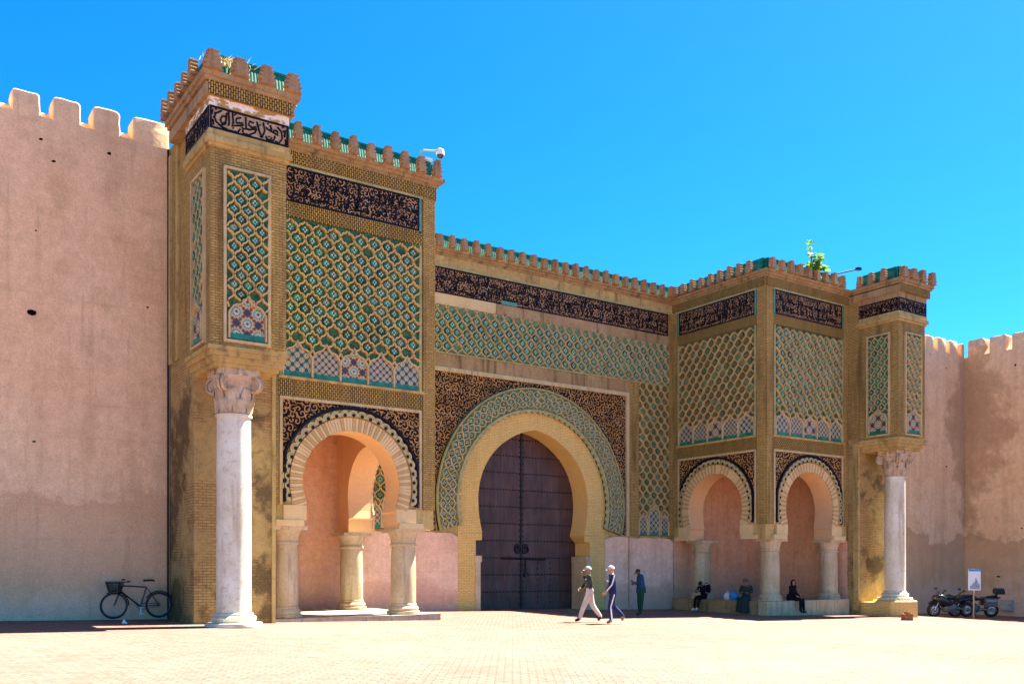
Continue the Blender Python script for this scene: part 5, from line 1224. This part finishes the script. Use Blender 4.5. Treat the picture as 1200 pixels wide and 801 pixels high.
person('man in dark leather jacket, pale cap and cream trousers walking, hand raised to his mouth', (x, y, gz(x, y)), hd_ + R(4),
       skeleton(kn_l=(.19, .10, .50), an_l=(.33, .10, .10), to_l=(.47, .11, .06), kn_r=(-.10, -.10, .50), an_r=(-.36, -.10, .16), to_r=(-.26, -.11, .045), el_r=(.10, -.21, 1.15), wr_r=(.24, -.12, 1.03), el_l=(.12, .22, 1.17), wr_l=(.19, .06, 1.40), hip_l=(.02, .10, .86, .115), hip_r=(-.02, -.10, .86, .115)),
       BASE_E, ['jacket_dark', 'trouser_cream', 'skin_tan', 'shoe_black'], w1, 1.0)
def w2(child, J):
    hands(child, J, 'skin_light'); features(child, J['head'][:3], (1, .1, -.15), 'skin_light'); cap_on(child, J['head'][:3], (1, .1, -.1), 'cap_pink')
    for s, k in ((1, 'l'), (-1, 'r')):
        m = MB(); sh, el, wr = (Vector(J[q + k][:3]) for q in ('sh_', 'el_', 'wr_')); o = Vector((0, s, 0))
        m.tube([sh + o * .06 + Vector((0, 0, .055)), sh.lerp(el, .5) + o * .070, el + o * .062, wr + o * .042], .018, 6)
        hp, kn, an = (Vector(J[q + k][:3]) for q in ('hip_', 'kn_', 'an_')); m.tube([hp + o * .112, hp.lerp(kn, .5) + o * .098, kn + o * .084, kn.lerp(an, .5) + o * .07, an + o * .058], .018, 6); child('sleeve_and_leg_stripe', m, 'white_cloth')
    m = MB(); m.obox((.148, 0, 1.24), (.012, .10, .022), Matrix.Identity(3)); child('chest_band', m, 'white_cloth')
x, y = atpx(718, 27.6)
person('man in navy tracksuit with white stripes and pale pink cap walking', (x, y, gz(x, y)), hd_ + R(8),
       skeleton(kn_l=(.10, .09, .49), an_l=(.06, .09, .10), to_l=(.21, .10, .04), kn_r=(-.04, -.10, .50), an_r=(-.34, -.10, .22), to_r=(-.30, -.11, .08), el_l=(.10, .23, 1.13), wr_l=(.24, .20, .96), el_r=(-.08, -.24, 1.12), wr_r=(-.04, -.26, .88)),
       BASE_E, ['navy_cloth', 'navy_cloth', 'skin_light', 'shoe_tan'], w2, 1.02)
def w3(child, J):
    hands(child, J, 'skin_dark'); features(child, J['head'][:3], (1, .1, -.5), 'skin_dark')
    m = MB(); m.ball(Vector(J['head'][:3]) + Vector((-.025, 0, .03)), (.088, .087, .075), 12, 8); child('hair', m, 'hair_dark')
    m = MB(); m.obox((.31, .02, 1.19), (.035, .02, .06), Matrix.Rotation(R(50), 3, 'Y')); child('phone', m, 'black_paint')
    m = MB(); m.lathe([(.17, .80), (.175, .86), (.16, 1.0)], (-.01, 0, 0), 18); child('jacket_skirt', m, 'blue_jacket')
x, y = atpx(751, 33.3)
person('man in blue jacket and dark green trousers standing at the dado reading his phone', (x, y, gz(x, y)), hd_ + R(10),
       skeleton(neck=(.05, 0, 1.42), jaw=(.10, 0, 1.47), head=(.13, 0, 1.52), crown=(.12, 0, 1.59), el_l=(.03, .23, 1.12), wr_l=(.22, .07, 1.12), el_r=(.03, -.23, 1.12), wr_r=(.22, -.10, 1.13), belly=(-.01, 0, 1.08), an_l=(.05, .09, .09), to_l=(.2, .1, .035)),
       BASE_E, ['blue_jacket', 'green_trouser', 'skin_dark', 'shoe_black'], w3, 1.02)
# three people seated on the kerb of the right tower; seat height local z = .50
def seat_skel(**o):
    b = dict(pelvis=(0, 0, .60, (.15, .13)), belly=(.0, 0, .74, (.15, .12)), chest=(.02, 0, .94, (.16, .12)), neck=(.04, 0, 1.08, .06), jaw=(.06, 0, 1.15, .062), head=(.07, 0, 1.215, .088), crown=(.055, 0, 1.275, .07),
             sh_l=(.03, .17, 1.03, .068), el_l=(.08, .22, .80, .05), wr_l=(.28, .12, .74, .036), sh_r=(.03, -.17, 1.03, .068), el_r=(.08, -.22, .80, .05), wr_r=(.28, -.12, .74, .036),
             hip_l=(.06, .09, .585, .10), kn_l=(.42, .11, .56, .075), an_l=(.42, .11, .10, .052), to_l=(.56, .12, .04, .036), hip_r=(.06, -.09, .585, .10), kn_r=(.42, -.11, .56, .075), an_r=(.42, -.11, .10, .052), to_r=(.56, -.12, .04, .036))
    b.update(o); return {k: (v if len(v) == 4 else (*v, skeleton()[k][3])) for k, v in b.items()}
def s1(child, J):
    hands(child, J, 'skin_tan'); features(child, J['head'][:3], (1, 0, -.7), 'skin_tan')
    m = MB(); m.ball(Vector(J['head'][:3]) + Vector((-.02, 0, .025)), (.10, .095, .092), 12, 8); child('hair', m, 'hair_dark')
    m = MB(); m.ball((-.19, 0, .92), (.12, .17, .24), 12, 8); bp = child('backpack', m, 'black_cloth')
    m = MB()
    for s in (-1, 1): m.tube([(-.12, .12 * s, 1.12), (.06, .12 * s, 1.10), (.16, .12 * s, .95), (.10, .14 * s, .78), (-.10, .15 * s, .74)], .012, 5)
    child('backpack_strap', m, 'white_cloth')
seat = lambda px, X0: None
def sit(label, x, y, rot, J, mats, ex): 
    z = .05 - .50; return person(label, (x, y, z), rot, J, BASE_E, mats, ex, 1.0)
sit('person in black with a backpack and white shoes, seated and bent forward at the column', 28.52, 27.30, R(185), seat_skel(chest=(.10, 0, .93, (.16, .12)), neck=(.18, 0, 1.05, .06), jaw=(.24, 0, 1.08, .062), head=(.27, 0, 1.12, .088), crown=(.26, 0, 1.19, .07), sh_l=(.12, .17, 1.0, .068), sh_r=(.12, -.17, 1.0, .068), el_l=(.24, .22, .78, .05), el_r=(.24, -.22, .78, .05), wr_l=(.42, .05, .84, .036), wr_r=(.42, -.06, .84, .036), an_l=(.56, .10, .12, .052), to_l=(.70, .11, .07, .04), an_r=(.50, -.12, .10, .052), to_r=(.64, -.13, .06, .04)),
    ['black_cloth', 'black_cloth', 'skin_tan', 'shoe_white'], s1)
def s2(child, J):
    hands(child, J, 'skin_tan'); features(child, J['head'][:3], (1, 0, -.1), 'skin_tan'); h = Vector(J['head'][:3])
    m = MB(); m.lathe([(.135, .035), (.13, .045), (.10, .05), (.096, .10), (.075, .145), (.02, .155)], h, 18); child('hat', m, 'hat_grey')
    m = MB(); secs = []                                       # long robe over the knees down to the ankles
    for (x_, z_, hy, hx) in ((-.02, .52, .20, .17), (.22, .58, .22, .14), (.42, .56, .23, .12), (.47, .42, .23, .14), (.48, .22, .25, .16), (.50, .07, .27, .19)):
        tilt = 0 if z_ < .5 else 1; ring = []
        for k in range(14):
            a = 2 * math.pi * k / 14; wob = 1 + .05 * math.sin(5 * a + z_ * 9)
            ring.append(Vector((x_ + (hx * math.cos(a) * wob if not tilt or x_ > .3 and False else .0), hy * math.sin(a) * wob, z_ + (hx * .75 * math.cos(a) if tilt else 0))))
        secs.append(ring)
    loft(m, secs); child('robe', m, 'djellaba')
    m = MB(); m.ball((-.03, 0, 1.07), (.10, .13, .06), 10, 6); child('hood', m, 'djellaba')
sit('old man in dark green robe and grey hat seated against the corner column', 28.50, 25.05, R(205), seat_skel(wr_l=(.20, -.02, .84, .036), wr_r=(.22, .03, .82, .036), el_l=(.06, .24, .82, .06), el_r=(.06, -.24, .82, .06), chest=(-.02, 0, .94, (.17, .13)), sh_l=(-.02, .19, 1.03, .075), sh_r=(-.02, -.19, 1.03, .075)),
    ['djellaba', 'djellaba', 'skin_tan', 'shoe_black'], s2)
def s3(child, J):
    hands(child, J, 'skin_light'); f = Vector((.9, -.55, 0)); features(child, J['head'][:3], f, 'skin_light'); h = Vector(J['head'][:3]); f.normalize()
    m = MB(); co = []; sd_ = Vector((0, 0, 1)).cross(f)
    for i in range(8):                                          # headscarf, open at the face
        t = i / 7; zz = .115 - .30 * t; rr = (.03, .082, .104, .108, .102, .098, .125, .165)[i]
        for j in range(13):
            a = R(48 + 264 * j / 12) if 0 < i < 6 else R(360 * j / 12); co.append(h + (f * math.cos(a) + sd_ * math.sin(a)) * rr + Vector((0, 0, zz)) - f * .01)
    m.add(co, [(i * 13 + j, i * 13 + j + 1, (i + 1) * 13 + j + 1, (i + 1) * 13 + j) for i in range(7) for j in range(12)]); child('headscarf', m, 'black_cloth')
    m = MB(); m.lathe([(.20, .50), (.19, .60), (.16, .76)], (-.01, 0, 0), 16); child('coat_skirt', m, 'black_cloth')
sit('woman in black with a headscarf seated on the pale kerb between two columns', 29.95, 24.02, R(-75), seat_skel(wr_l=(.30, .10, .66, .036), wr_r=(.22, -.06, .68, .036), an_l=(.44, .12, .10, .05), an_r=(.40, -.09, .10, .05)),
    ['black_cloth', 'black_cloth', 'skin_light', 'shoe_black'], s3)
def bag(name, c, mat, label, s):
    rnd = random.Random(len(label)); m = MB(); n, k = 16, 8; co = []
    for i in range(k + 1):
        t = i / k; r_ = s * (.75 + .45 * math.sin(math.pi * min(1, t * 1.1)) - .55 * max(0, t - .6)) * (0.25 if i == k else 1)
        for j in range(n):
            a = 2 * math.pi * j / n; q = 1 + rnd.uniform(-.10, .10); co.append(Vector(c) + Vector((r_ * q * math.cos(a) * .8, r_ * q * math.sin(a), t * s * 2.0)))
    m.add(co, [(i * n + j, i * n + (j + 1) % n, (i + 1) * n + (j + 1) % n, (i + 1) * n + j) for i in range(k) for j in range(n)] + [tuple(reversed(range(n))), tuple(range(k * n, (k + 1) * n))])
    b = m.build(name, mat, None, smooth=True, label=label, category='bag')
    h = MB()
    for sg in (-1, 1): h.tube([Vector(c) + Vector((.02 * sg, -.05, 2 * s - .01)), Vector(c) + Vector((.03 * sg, 0, 2 * s + .09)), Vector(c) + Vector((.02 * sg, .05, 2 * s - .01))], .007, 5)
    h.build('bag_handle', mat, b)
bag('plastic_bag', (28.45, 25.62, .05), 'bag_blue', 'blue plastic bag on the kerb beside the man in the robe', .17)
bag('plastic_bag', (28.46, 25.98, .05), 'bag_white', 'white plastic bag next to the blue bag on the kerb', .15)
